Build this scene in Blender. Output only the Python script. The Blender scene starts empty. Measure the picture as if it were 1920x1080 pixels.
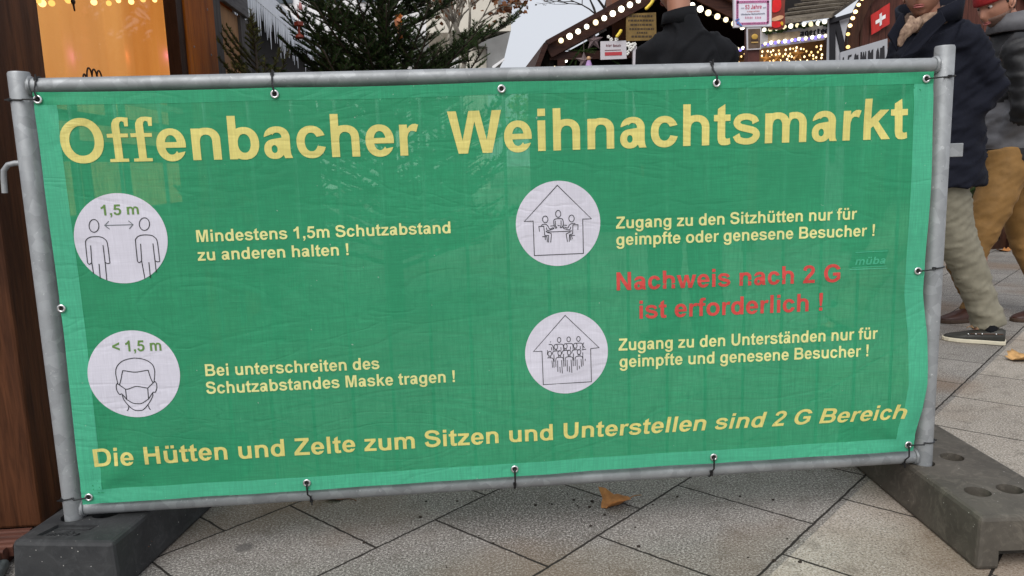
import bpy, bmesh, math, random, json
import numpy as np
from mathutils import Vector, Matrix, noise
from mathutils.geometry import tessellate_polygon
SC = bpy.context.scene
COL = SC.collection
rad = math.radians
random.seed(7)

# ------------------------------------------------------------------ camera
S = 1.067
F_PX = 1449.02
YAW, PITCH, ROLL = 0.0742393, -0.1572838, -0.0318951
GZ = 0.022
CAM = np.array([-0.1218284, -1.7195063, 0.8869225]) * S - np.array([0, 0, GZ])
KG = CAM[2]/(CAM[2]+GZ)
_f = np.array([math.sin(YAW)*math.cos(PITCH), math.cos(YAW)*math.cos(PITCH), math.sin(PITCH)])
_r0 = np.array([math.cos(YAW), -math.sin(YAW), 0.0])
_u0 = np.cross(_r0, _f)
_r = math.cos(ROLL)*_r0 + math.sin(ROLL)*_u0
_u = -math.sin(ROLL)*_r0 + math.cos(ROLL)*_u0
cd = bpy.data.cameras.new('camera')
cd.sensor_width = 36.0
cd.lens = F_PX/1920*36.0
cd.clip_start = 0.05
cd.clip_end = 2000
cam = bpy.data.objects.new('camera', cd)
COL.objects.link(cam)
M = Matrix(((_r[0], _u[0], -_f[0], CAM[0]), (_r[1], _u[1], -_f[1], CAM[1]), (_r[2], _u[2], -_f[2], CAM[2]), (0, 0, 0, 1)))
cam.matrix_world = M
SC.camera = cam

# ------------------------------------------------------------------ sky and sun (overcast)
SUN_EL, SUN_ROT = rad(50), rad(205)
world = bpy.data.worlds.new('World')
SC.world = world
world.use_nodes = True
wn = world.node_tree
wn.nodes.clear()
w_out = wn.nodes.new('ShaderNodeOutputWorld')
w_bg = wn.nodes.new('ShaderNodeBackground')
w_sky = wn.nodes.new('ShaderNodeTexSky')
w_sky.sky_type = 'NISHITA'
w_sky.sun_disc = False
w_sky.sun_elevation = SUN_EL
w_sky.sun_rotation = SUN_ROT
w_sky.dust_density = 4.0
w_sky.air_density = 1.0
w_hsv = wn.nodes.new('ShaderNodeHueSaturation')
w_hsv.inputs['Saturation'].default_value = 0.22
w_tc = wn.nodes.new('ShaderNodeTexCoord')
w_no = wn.nodes.new('ShaderNodeTexNoise')
w_no.inputs['Scale'].default_value = 3.0
w_no.inputs['Detail'].default_value = 5
w_rmp = wn.nodes.new('ShaderNodeMapRange')
w_rmp.inputs['From Min'].default_value = 0.3
w_rmp.inputs['From Max'].default_value = 0.7
w_rmp.inputs['To Min'].default_value = 0.66
w_rmp.inputs['To Max'].default_value = 0.90
w_mix = wn.nodes.new('ShaderNodeMix')
w_mix.data_type = 'RGBA'
w_mix.inputs[7].default_value = (4.3, 4.5, 4.95, 1)
wn.links.new(w_sky.outputs[0], w_hsv.inputs['Color'])
wn.links.new(w_tc.outputs['Generated'], w_no.inputs['Vector'])
wn.links.new(w_no.outputs['Fac'], w_rmp.inputs['Value'])
wn.links.new(w_rmp.outputs[0], w_mix.inputs[0])
wn.links.new(w_hsv.outputs[0], w_mix.inputs[6])
wn.links.new(w_mix.outputs[2], w_bg.inputs['Color'])
w_bg.inputs['Strength'].default_value = 0.11
wn.links.new(w_bg.outputs[0], w_out.inputs[0])
sl = bpy.data.lights.new('sun', 'SUN')
sl.energy = 1.45
sl.angle = rad(50)
sl.color = (1.0, 0.97, 0.93)
sun = bpy.data.objects.new('sun', sl)
COL.objects.link(sun)
# the light comes from behind the camera's left shoulder, high up
_az = SUN_ROT
sdir = Vector((math.sin(_az)*math.cos(SUN_EL), math.cos(_az)*math.cos(SUN_EL), math.sin(SUN_EL)))
sun.rotation_euler = sdir.to_track_quat('Z', 'Y').to_euler()
SC.view_settings.view_transform = 'Standard'
SC.view_settings.look = 'None'
SC.view_settings.exposure = 0.62
SC.view_settings.gamma = 1.0
SC.cycles.max_bounces = 8
SC.cycles.transparent_max_bounces = 12
SC.cycles.use_denoising = True

# ------------------------------------------------------------------ points from sight lines
def ray(x, y):
    return _f + _r*(x-960)/F_PX + _u*(540-y)/F_PX
def at(x, y, Y):
    d = ray(x, y)
    return CAM + d*(Y-CAM[1])/d[1]
def at_x(x, y, X):
    d = ray(x, y)
    return CAM + d*(X-CAM[0])/d[0]
def at_z(x, y, z=0.0):
    d = ray(x, y)
    return CAM + d*(z-CAM[2])/d[2]
def px_per_m(x, y, Y):
    p = at(x, y, Y)
    return F_PX/((p-CAM) @ _f)

# ------------------------------------------------------------------ mesh helpers
class MB:
    def __init__(self):
        self.v, self.f, self.m = [], [], []
    def add(self, vs, fs, mi=0):
        b = len(self.v)
        self.v += [tuple(float(c) for c in p) for p in vs]
        self.f += [tuple(b+i for i in q) for q in fs]
        self.m += [mi]*len(fs)
        return self
    def box(self, a, b, mi=0):
        x0, y0, z0 = a
        x1, y1, z1 = b
        return self.add([(x0, y0, z0), (x1, y0, z0), (x1, y1, z0), (x0, y1, z0), (x0, y0, z1), (x1, y0, z1), (x1, y1, z1), (x0, y1, z1)],
                        [(0, 3, 2, 1), (4, 5, 6, 7), (0, 1, 5, 4), (1, 2, 6, 5), (2, 3, 7, 6), (3, 0, 4, 7)], mi)
    def obox(self, c, ax, ay, az, mi=0):
        c, ax, ay, az = map(np.array, (c, ax, ay, az))
        vs = [c+sx*ax+sy*ay+sz*az for sz in (-1, 1) for sx, sy in ((-1, -1), (1, -1), (1, 1), (-1, 1))]
        return self.add(vs, [(0, 3, 2, 1), (4, 5, 6, 7), (0, 1, 5, 4), (1, 2, 6, 5), (2, 3, 7, 6), (3, 0, 4, 7)], mi)
    def bar(self, a, b, w, h, up=(0, 0, 1), mi=0):
        a = np.array(a, float)
        b = np.array(b, float)
        d = b-a
        L = np.linalg.norm(d)
        d /= L
        s = np.cross(d, np.array(up, float))
        s /= np.linalg.norm(s)
        t = np.cross(s, d)
        return self.obox((a+b)/2, d*L/2, s*w/2, t*h/2, mi)
    def tube(self, pts, rads, n=12, cap=True, ell=None, ref=None, mi=0):
        pts = [np.array(p, float) for p in pts]
        k = len(pts)
        if not hasattr(rads, '__len__'):
            rads = [rads]*k
        tg = []
        for i in range(k):
            a = pts[max(0, i-1)]
            b = pts[min(k-1, i+1)]
            t = b-a
            tg.append(t/(np.linalg.norm(t)+1e-12))
        if ref is None:
            ref = np.array([0, 0, 1.0]) if abs(tg[0][2]) < .9 else np.array([1.0, 0, 0])
        nrm = np.array(ref, float)
        vs = []
        for i in range(k):
            nrm = nrm-tg[i]*(nrm @ tg[i])
            nrm /= np.linalg.norm(nrm)+1e-12
            bn = np.cross(tg[i], nrm)
            r1 = r2 = rads[i]
            if hasattr(rads[i], '__len__'):
                r1, r2 = rads[i]
            for j in range(n):
                a = 2*math.pi*j/n
                vs.append(pts[i]+nrm*r1*math.cos(a)+bn*r2*math.sin(a))
        fs = [(i*n+j, i*n+(j+1) % n, (i+1)*n+(j+1) % n, (i+1)*n+j) for i in range(k-1) for j in range(n)]
        if cap:
            fs += [tuple(reversed(range(n))), tuple(range((k-1)*n, k*n))]
        return self.add(vs, fs, mi)
    def ball(self, c, r, n=12, m=8, mi=0):
        if not hasattr(r, '__len__'):
            r = (r, r, r)
        vs = [(c[0], c[1], c[2]+r[2])]
        for i in range(1, m):
            t = math.pi*i/m
            for j in range(n):
                a = 2*math.pi*j/n
                vs.append((c[0]+r[0]*math.sin(t)*math.cos(a), c[1]+r[1]*math.sin(t)*math.sin(a), c[2]+r[2]*math.cos(t)))
        vs.append((c[0], c[1], c[2]-r[2]))
        fs = [(0, 1+j, 1+(j+1) % n) for j in range(n)]
        for i in range(m-2):
            for j in range(n):
                fs.append((1+i*n+j, 1+(i+1)*n+j, 1+(i+1)*n+(j+1) % n, 1+i*n+(j+1) % n))
        e = len(vs)-1
        fs += [(e, 1+(m-2)*n+(j+1) % n, 1+(m-2)*n+j) for j in range(n)]
        return self.add(vs, fs, mi)
    def prism(self, poly, ext, mi=0):          # 3-D polygon swept by a vector
        n = len(poly)
        p = [np.array(q, float) for q in poly]
        e = np.array(ext, float)
        vs = p+[q+e for q in p]
        fs = [tuple(range(n)), tuple(reversed(range(n, 2*n)))]
        fs += [(i, i+n, (i+1) % n+n, (i+1) % n) for i in range(n)]
        return self.add(vs, fs, mi)
    def torus(self, c, R, r, axis='Y', n=24, m=8, mi=0):
        vs = []
        for i in range(n):
            a = 2*math.pi*i/n
            for j in range(m):
                b = 2*math.pi*j/m
                q = R+r*math.cos(b)
                if axis == 'Y':
                    vs.append((c[0]+q*math.cos(a), c[1]+r*math.sin(b), c[2]+q*math.sin(a)))
                else:
                    vs.append((c[0]+q*math.cos(a), c[1]+q*math.sin(a), c[2]+r*math.sin(b)))
        fs = [(i*m+j, ((i+1) % n)*m+j, ((i+1) % n)*m+(j+1) % m, i*m+(j+1) % m) for i in range(n) for j in range(m)]
        return self.add(vs, fs, mi)
    def build(self, name, mats, parent=None, smooth=False, bevel=0, angle=None):
        off = origin_of(parent)
        me = bpy.data.meshes.new(name)
        me.from_pydata([(x-off[0], y-off[1], z-off[2]) for x, y, z in self.v], [], self.f)
        if not isinstance(mats, (list, tuple)):
            mats = [mats]
        for m_ in mats:
            me.materials.append(m_)
        me.polygons.foreach_set('material_index', self.m)
        if smooth:
            me.polygons.foreach_set('use_smooth', [True]*len(me.polygons))
        bm = bmesh.new()
        bm.from_mesh(me)
        bmesh.ops.recalc_face_normals(bm, faces=bm.faces)
        bm.to_mesh(me)
        bm.free()
        me.update()
        o = bpy.data.objects.new(name, me)
        COL.objects.link(o)
        if parent is not None:
            o.parent = parent
        if smooth and angle:
            md = o.modifiers.new('sharp', 'EDGE_SPLIT')
            md.split_angle = rad(angle)
        if bevel:
            md = o.modifiers.new('bevel', 'BEVEL')
            md.width = bevel
            md.segments = 2
            md.limit_method = 'ANGLE'
            md.angle_limit = rad(40)
        return o

def origin_of(o):
    if o is None:
        return (0, 0, 0)
    p = np.array(o.location)
    q = o.parent
    while q is not None:
        p = p+np.array(q.location)
        q = q.parent
    return p
def tag(o, label=None, cat=None, group=None, kind=None):
    if label: o['label'] = label
    if cat: o['category'] = cat
    if group: o['group'] = group
    if kind: o['kind'] = kind
    return o
def thing(name, loc, label, cat, group=None):
    o = bpy.data.objects.new(name, None)
    o.empty_display_size = .1
    o.location = tuple(float(c) for c in loc)
    COL.objects.link(o)
    return tag(o, label, cat, group)

# ------------------------------------------------------------------ materials
def newmat(name):
    m = bpy.data.materials.new(name)
    m.use_nodes = True
    nt = m.node_tree
    nt.nodes.clear()
    return m, nt
def nd(nt, typ, **kw):
    n = nt.nodes.new(typ)
    for k, v in kw.items():
        if k.startswith('i_'):
            n.inputs[k[2:].replace('_', ' ')].default_value = v
        else:
            setattr(n, k, v)
    return n
def mixrgb(nt, fac, a, b, blend='MIX'):
    n = nt.nodes.new('ShaderNodeMix')
    n.data_type = 'RGBA'
    n.blend_type = blend
    for i, v in ((0, fac), (6, a), (7, b)):
        if isinstance(v, bpy.types.NodeSocket):
            nt.links.new(v, n.inputs[i])
        elif i == 0:
            n.inputs[0].default_value = v
        else:
            n.inputs[i].default_value = (*v[:3], 1)
    return n.outputs[2]
def ramp(nt, src, lo, hi, a=0.0, b=1.0):
    n = nd(nt, 'ShaderNodeMapRange')
    n.inputs['From Min'].default_value = lo
    n.inputs['From Max'].default_value = hi
    n.inputs['To Min'].default_value = a
    n.inputs['To Max'].default_value = b
    nt.links.new(src, n.inputs['Value'])
    return n.outputs[0]
def pos(nt, scale=(1, 1, 1), rotz=0, loc=(0, 0, 0)):
    g = nd(nt, 'ShaderNodeNewGeometry')
    mp = nd(nt, 'ShaderNodeMapping')
    mp.inputs['Scale'].default_value = scale
    mp.inputs['Rotation'].default_value = (0, 0, rotz)
    mp.inputs['Location'].default_value = loc
    nt.links.new(g.outputs['Position'], mp.inputs['Vector'])
    return mp.outputs[0]
def tex(nt, vec, scale, detail=4, rough=.55, dist=0):
    n = nd(nt, 'ShaderNodeTexNoise')
    n.inputs['Scale'].default_value = scale
    n.inputs['Detail'].default_value = detail
    n.inputs['Roughness'].default_value = rough
    n.inputs['Distortion'].default_value = dist
    nt.links.new(vec, n.inputs['Vector'])
    return n.outputs['Fac']
def principled(nt, col, rough=.6, metal=0., bump=None, bstr=.3, bdist=.01, spec=.4):
    b = nd(nt, 'ShaderNodeBsdfPrincipled')
    if isinstance(col, bpy.types.NodeSocket):
        nt.links.new(col, b.inputs['Base Color'])
    else:
        b.inputs['Base Color'].default_value = (*col[:3], 1)
    if isinstance(rough, bpy.types.NodeSocket):
        nt.links.new(rough, b.inputs['Roughness'])
    else:
        b.inputs['Roughness'].default_value = rough
    b.inputs['Metallic'].default_value = metal
    b.inputs['Specular IOR Level'].default_value = spec
    if bump is not None:
        bp = nd(nt, 'ShaderNodeBump')
        bp.inputs['Strength'].default_value = bstr
        bp.inputs['Distance'].default_value = bdist
        nt.links.new(bump, bp.inputs['Height'])
        nt.links.new(bp.outputs[0], b.inputs['Normal'])
    o = nd(nt, 'ShaderNodeOutputMaterial')
    nt.links.new(b.outputs[0], o.inputs[0])
    return b
def mat(name, col, rough=.6, metal=0., var=.25, scale=12, bump=.15, bdist=.004, spec=.4, stretch=(1, 1, 1), col2=None):
    m, nt = newmat(name)
    v = pos(nt, stretch)
    n1 = tex(nt, v, scale, 6, .6)
    n2 = tex(nt, v, scale*7, 3, .6)
    c2 = col2 if col2 else tuple(c*(1-var) for c in col)
    c1 = tuple(min(1, c*(1+var*.6)) for c in col)
    c = mixrgb(nt, ramp(nt, n1, .3, .7), c2, c1)
    c = mixrgb(nt, ramp(nt, n2, .35, .75, 0, var*.6), c, tuple(x*.6 for x in col))
    principled(nt, c, rough, metal, n2, bump, bdist, spec)
    return m
def wood(name, col, dark, axis='Z', scale=9, rough=.55, plank=0, pa='Y'):
    m, nt = newmat(name)
    st = [1, 1, 1]
    st['XYZ'.index(axis)] = .08
    v = pos(nt, st)
    n1 = tex(nt, v, scale, 5, .6, 1.2)
    n2 = tex(nt, v, scale*9, 4, .65, .4)
    c = mixrgb(nt, ramp(nt, n1, .32, .68), dark, col)
    c = mixrgb(nt, ramp(nt, n2, .42, .7, 0, .7), c, tuple(x*.45 for x in dark))
    kn = nd(nt, 'ShaderNodeTexVoronoi')
    kn.inputs['Scale'].default_value = 3.1
    st2 = [1, 1, 1]
    st2['XYZ'.index(axis)] = .45
    nt.links.new(pos(nt, st2), kn.inputs['Vector'])
    c = mixrgb(nt, ramp(nt, kn.outputs['Distance'], .03, .07, .75, 0), c, tuple(x*.35 for x in dark))
    h = n2
    if plank:
        g = nd(nt, 'ShaderNodeNewGeometry')
        sp = nd(nt, 'ShaderNodeSeparateXYZ')
        nt.links.new(g.outputs['Position'], sp.inputs[0])
        md = nd(nt, 'ShaderNodeMath', operation='PINGPONG')
        md.inputs[1].default_value = plank/2
        nt.links.new(sp.outputs[pa], md.inputs[0])
        gr = ramp(nt, md.outputs[0], 0, .004, 0, 1)
        c = mixrgb(nt, gr, tuple(x*.12 for x in dark), c)
        mm = nd(nt, 'ShaderNodeMath', operation='ADD')
        nt.links.new(gr, mm.inputs[0])
        nt.links.new(n2, mm.inputs[1])
        h = mm.outputs[0]
    principled(nt, c, rough, 0, h, .35, .004, .15)
    return m
def emit(name, col, strength):
    m, nt = newmat(name)
    e = nd(nt, 'ShaderNodeEmission')
    e.inputs[0].default_value = (*col, 1)
    e.inputs[1].default_value = strength
    o = nd(nt, 'ShaderNodeOutputMaterial')
    nt.links.new(e.outputs[0], o.inputs[0])
    return m

def m_ground():
    m, nt = newmat('paving_slabs')
    th = 0.7583052
    g = nd(nt, 'ShaderNodeNewGeometry')
    T = 0.3745*S*KG
    # along-row axis u, across-row axis v
    def dot(ax):
        d = nd(nt, 'ShaderNodeVectorMath', operation='DOT_PRODUCT')
        d.inputs[1].default_value = ax
        nt.links.new(g.outputs['Position'], d.inputs[0])
        return d.outputs['Value']
    u = dot((math.cos(th), math.sin(th), 0))
    v = dot((-math.sin(th), math.cos(th), 0))
    # row lines measured at v = .243, -.126, -.509 ; joints u = .145 (row 0), half-shifted in the next row
    def add(a, k):
        n = nd(nt, 'ShaderNodeMath', operation='ADD')
        nt.links.new(a, n.inputs[0])
        n.inputs[1].default_value = k
        return n.outputs[0]
    cu = CAM[0]*math.cos(th)+CAM[1]*math.sin(th)
    cv = -CAM[0]*math.sin(th)+CAM[1]*math.cos(th)
    uu = add(u, -(cu+(0.145*S-cu)*KG)+40*T)
    vv = add(v, -(cv+(-0.130*S-cv)*KG)+40*T)
    cb = nd(nt, 'ShaderNodeCombineXYZ')
    nt.links.new(uu, cb.inputs[0])
    nt.links.new(vv, cb.inputs[1])
    wob = nd(nt, 'ShaderNodeTexNoise', noise_dimensions='3D')
    wob.inputs['Scale'].default_value = 30
    nt.links.new(g.outputs['Position'], wob.inputs['Vector'])
    wsub = nd(nt, 'ShaderNodeVectorMath', operation='SUBTRACT')
    wsub.inputs[1].default_value = (.5, .5, .5)
    nt.links.new(wob.outputs['Color'], wsub.inputs[0])
    wsc = nd(nt, 'ShaderNodeVectorMath', operation='SCALE')
    wsc.inputs['Scale'].default_value = .007
    nt.links.new(wsub.outputs[0], wsc.inputs[0])
    wad = nd(nt, 'ShaderNodeVectorMath', operation='ADD')
    nt.links.new(cb.outputs[0], wad.inputs[0])
    nt.links.new(wsc.outputs[0], wad.inputs[1])
    br = nd(nt, 'ShaderNodeTexBrick')
    br.offset = .5
    br.offset_frequency = 2
    br.squash = 1
    br.inputs['Scale'].default_value = 1
    br.inputs['Brick Width'].default_value = T
    br.inputs['Row Height'].default_value = T
    br.inputs['Mortar Size'].default_value = .0038
    br.inputs['Mortar Smooth'].default_value = .35
    br.inputs['Color1'].default_value = (0, 0, 0, 1)
    br.inputs['Color2'].default_value = (1, 1, 1, 1)
    nt.links.new(wad.outputs[0], br.inputs['Vector'])
    P = g.outputs['Position']
    n_big = tex(nt, P, 2.2, 5, .6)
    n_mid = tex(nt, P, 16, 4, .6)
    grain = tex(nt, P, 170, 3, .8)
    grain2 = tex(nt, P, 330, 2, .75)
    grey = mixrgb(nt, ramp(nt, n_big, .3, .7), (.132, .122, .109), (.202, .188, .168))
    beige = mixrgb(nt, ramp(nt, n_big, .3, .7), (.30, .262, .215), (.40, .355, .295))
    vz = cv+(-.523*S-cv)*KG
    zone = ramp(nt, v, vz-.001, vz+.001, 1, 0)
    c = mixrgb(nt, zone, grey, beige)
    # per-slab tone
    tone = ramp(nt, br.outputs['Color'], 0, 1, .72, 1.18)
    tv = nd(nt, 'ShaderNodeVectorMath', operation='SCALE')
    nt.links.new(c, tv.inputs[0])
    nt.links.new(tone, tv.inputs['Scale'])
    c = tv.outputs[0]
    c = mixrgb(nt, ramp(nt, grain, .52, .62, 0, .7), c, (.56, .53, .49))
    c = mixrgb(nt, ramp(nt, grain, .47, .37, 0, .85), c, (.045, .04, .036))
    c = mixrgb(nt, ramp(nt, grain2, .60, .68, 0, .85), c, (.74, .72, .68))
    c = mixrgb(nt, ramp(nt, n_mid, .52, .72, 0, .5), c, (.10, .088, .072))
    # broad brown patches from noise
    n_patch = tex(nt, P, 1.3, 3, .5)
    c = mixrgb(nt, ramp(nt, n_patch, .50, .66, 0, .5), c, (.17, .105, .06))
    # trodden chewing gum
    vo = nd(nt, 'ShaderNodeTexVoronoi')
    vo.inputs['Scale'].default_value = 2.6
    nt.links.new(P, vo.inputs['Vector'])
    c = mixrgb(nt, ramp(nt, vo.outputs['Distance'], .05, .075, .75, 0), c, (.085, .08, .075))
    jf = br.outputs['Fac']
    c = mixrgb(nt, jf, c, (.022, .019, .016))
    h = mixrgb(nt, jf, grain, (-3, -3, -3))
    principled(nt, c, .85, 0, h, .5, .0022, .25)
    return m

def m_galv(name, base=(.33, .345, .355)):
    m, nt = newmat(name)
    g = nd(nt, 'ShaderNodeNewGeometry')
    vo = nd(nt, 'ShaderNodeTexVoronoi')
    vo.inputs['Scale'].default_value = 38
    wv = nd(nt, 'ShaderNodeMapping')
    nt.links.new(g.outputs['Position'], wv.inputs[0])
    nt.links.new(wv.outputs[0], vo.inputs['Vector'])
    sep = nd(nt, 'ShaderNodeSeparateColor')
    nt.links.new(vo.outputs['Color'], sep.inputs[0])
    n = tex(nt, g.outputs['Position'], 14, 6, .7)
    n3 = tex(nt, g.outputs['Position'], 70, 4, .7)
    c = mixrgb(nt, ramp(nt, sep.outputs[0], 0, 1), tuple(x*.82 for x in base), tuple(x*1.12 for x in base))
    c = mixrgb(nt, ramp(nt, n, .35, .7, 0, .55), c, tuple(x*.62 for x in base))
    c = mixrgb(nt, ramp(nt, n3, .64, .74, 0, .6), c, (.72, .73, .73))
    c = mixrgb(nt, ramp(nt, n3, .30, .24, 0, .8), c, (.06, .055, .05))
    r = ramp(nt, n, .3, .7, .42, .62)
    principled(nt, c, r, .35, n3, .12, .002, .5)
    return m

def m_cloth(name, col, transp=.1, transl=.25, weave=.12, tint=None, print_=False):
    m, nt = newmat(name)
    g = nd(nt, 'ShaderNodeNewGeometry')
    P = g.outputs['Position']
    vx = pos(nt, (1, 1, .06))
    vz = pos(nt, (.06, 1, 1))
    nx = tex(nt, vx, 300, 2, .65)
    nz = tex(nt, vz, 300, 2, .65)
    big = tex(nt, P, 3.2, 4, .6, .6)
    fleck = tex(nt, P, 60, 3, .7)
    c = mixrgb(nt, ramp(nt, nx, .3, .7), tuple(x*(1-weave) for x in col), tuple(min(1, x*(1+weave)) for x in col))
    c = mixrgb(nt, ramp(nt, nz, .35, .7, 0, .5), c, tuple(x*(1-1.6*weave) for x in col))
    c = mixrgb(nt, ramp(nt, big, .38, .66, 0, .38), c, tuple(x*.72 for x in col))
    crz = tex(nt, pos(nt, (.35, 1, 1), 0), 5.5, 2, .5, 2.0)
    c = mixrgb(nt, ramp(nt, fleck, .72, .76, 0, .45), c, (.75, .8, .72))
    df = nd(nt, 'ShaderNodeBsdfPrincipled')
    nt.links.new(c, df.inputs['Base Color'])
    df.inputs['Roughness'].default_value = .55
    df.inputs['Specular IOR Level'].default_value = .35
    ad = nd(nt, 'ShaderNodeMath', operation='ADD')
    nt.links.new(nx, ad.inputs[0])
    nt.links.new(nz, ad.inputs[1])
    bp = nd(nt, 'ShaderNodeBump')
    bp.inputs['Strength'].default_value = .25
    bp.inputs['Distance'].default_value = .001
    nt.links.new(ad.outputs[0], bp.inputs['Height'])
    wr = nd(nt, 'ShaderNodeMath', operation='ABSOLUTE')
    ws = nd(nt, 'ShaderNodeMath', operation='SUBTRACT')
    ws.inputs[1].default_value = .5
    nt.links.new(crz, ws.inputs[0])
    nt.links.new(ws.outputs[0], wr.inputs[0])
    b2 = nd(nt, 'ShaderNodeBump')
    b2.inputs['Strength'].default_value = .14
    b2.inputs['Distance'].default_value = .005
    nt.links.new(ramp(nt, wr.outputs[0], 0, .05), b2.inputs['Height'])
    nt.links.new(bp.outputs[0], b2.inputs['Normal'])
    nt.links.new(b2.outputs[0], df.inputs['Normal'])
    sh = df.outputs[0]
    if transl:
        tl = nd(nt, 'ShaderNodeBsdfTranslucent')
        nt.links.new(c, tl.inputs[0])
        mx = nd(nt, 'ShaderNodeMixShader')
        mx.inputs[0].default_value = transl
        nt.links.new(sh, mx.inputs[1])
        nt.links.new(tl.outputs[0], mx.inputs[2])
        sh = mx.outputs[0]
    if transp:
        tr = nd(nt, 'ShaderNodeBsdfTransparent')
        if tint:
            tr.inputs[0].default_value = (*tint, 1)
        mx = nd(nt, 'ShaderNodeMixShader')
        nt.links.new(ramp(nt, nx, .3, .7, transp*.6, transp*1.4), mx.inputs[0])
        nt.links.new(sh, mx.inputs[1])
        nt.links.new(tr.outputs[0], mx.inputs[2])
        sh = mx.outputs[0]
    o = nd(nt, 'ShaderNodeOutputMaterial')
    nt.links.new(sh, o.inputs[0])
    return m

MT = {}
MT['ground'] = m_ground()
MT['galv'] = m_galv('galvanised_steel')
MT['banner'] = m_cloth('green_mesh_fabric', (.046, .438, .208), .15, .32, .19, (.75, 1, .85))
MT['yellow'] = m_cloth('yellow_print', (.78, .69, .22), 0, .1, .10)
MT['yellow2'] = m_cloth('pale_yellow_print', (.84, .82, .34), 0, .1, .10)
MT['red'] = m_cloth('red_print', (.66, .075, .065), 0, .1, .12)
MT['disc'] = m_cloth('white_print', (.72, .70, .79), 0, .1, .07)
MT['olive'] = m_cloth('green_figure_print', (.14, .27, .07), 0, .1, .1)
MT['ink'] = mat('black_print_line', (.02, .02, .025), .7, var=.1)
MT['grey_ink'] = mat('grey_print_line', (.12, .14, .15), .7, var=.1)
MT['chrome'] = mat('nickel_eyelet', (.72, .72, .72), .25, .9, var=.1)
MT['black_plastic'] = mat('black_plastic', (.012, .012, .013), .45, var=.2)
MT['hole'] = mat('dark_hole', (.012, .01, .009), .9, var=.1)

def m_rubber(name, col, warm):
    m, nt = newmat(name)
    g = nd(nt, 'ShaderNodeNewGeometry')
    P = g.outputs['Position']
    n1 = tex(nt, P, 6, 6, .65, .5)
    n2 = tex(nt, P, 90, 3, .7)
    n3 = tex(nt, P, 26, 5, .7, 1.5)
    n4 = tex(nt, P, 55, 2, .5)
    c = mixrgb(nt, ramp(nt, n1, .3, .7), col, warm)
    c = mixrgb(nt, ramp(nt, n3, .5, .75, 0, .35), c, tuple(min(1, x*2.6) for x in warm))
    vo = nd(nt, 'ShaderNodeTexVoronoi')
    vo.inputs['Scale'].default_value = 75
    vo.inputs['Randomness'].default_value = 1
    nt.links.new(P, vo.inputs['Vector'])
    k = nd(nt, 'ShaderNodeMath', operation='MULTIPLY')
    nt.links.new(ramp(nt, vo.outputs['Distance'], .07, .12, 1, 0), k.inputs[0])
    nt.links.new(ramp(nt, n4, .57, .62, 0, 1), k.inputs[1])
    c = mixrgb(nt, k.outputs[0], c, (.55, .54, .50))
    principled(nt, c, .62, 0, n2, .25, .003, .4)
    return m
MT['rubber'] = m_rubber('recycled_black_rubber', (.018, .019, .021), (.042, .043, .044))
MT['rubber_warm'] = m_rubber('worn_brown_rubber', (.050, .044, .035), (.095, .084, .068))
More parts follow.
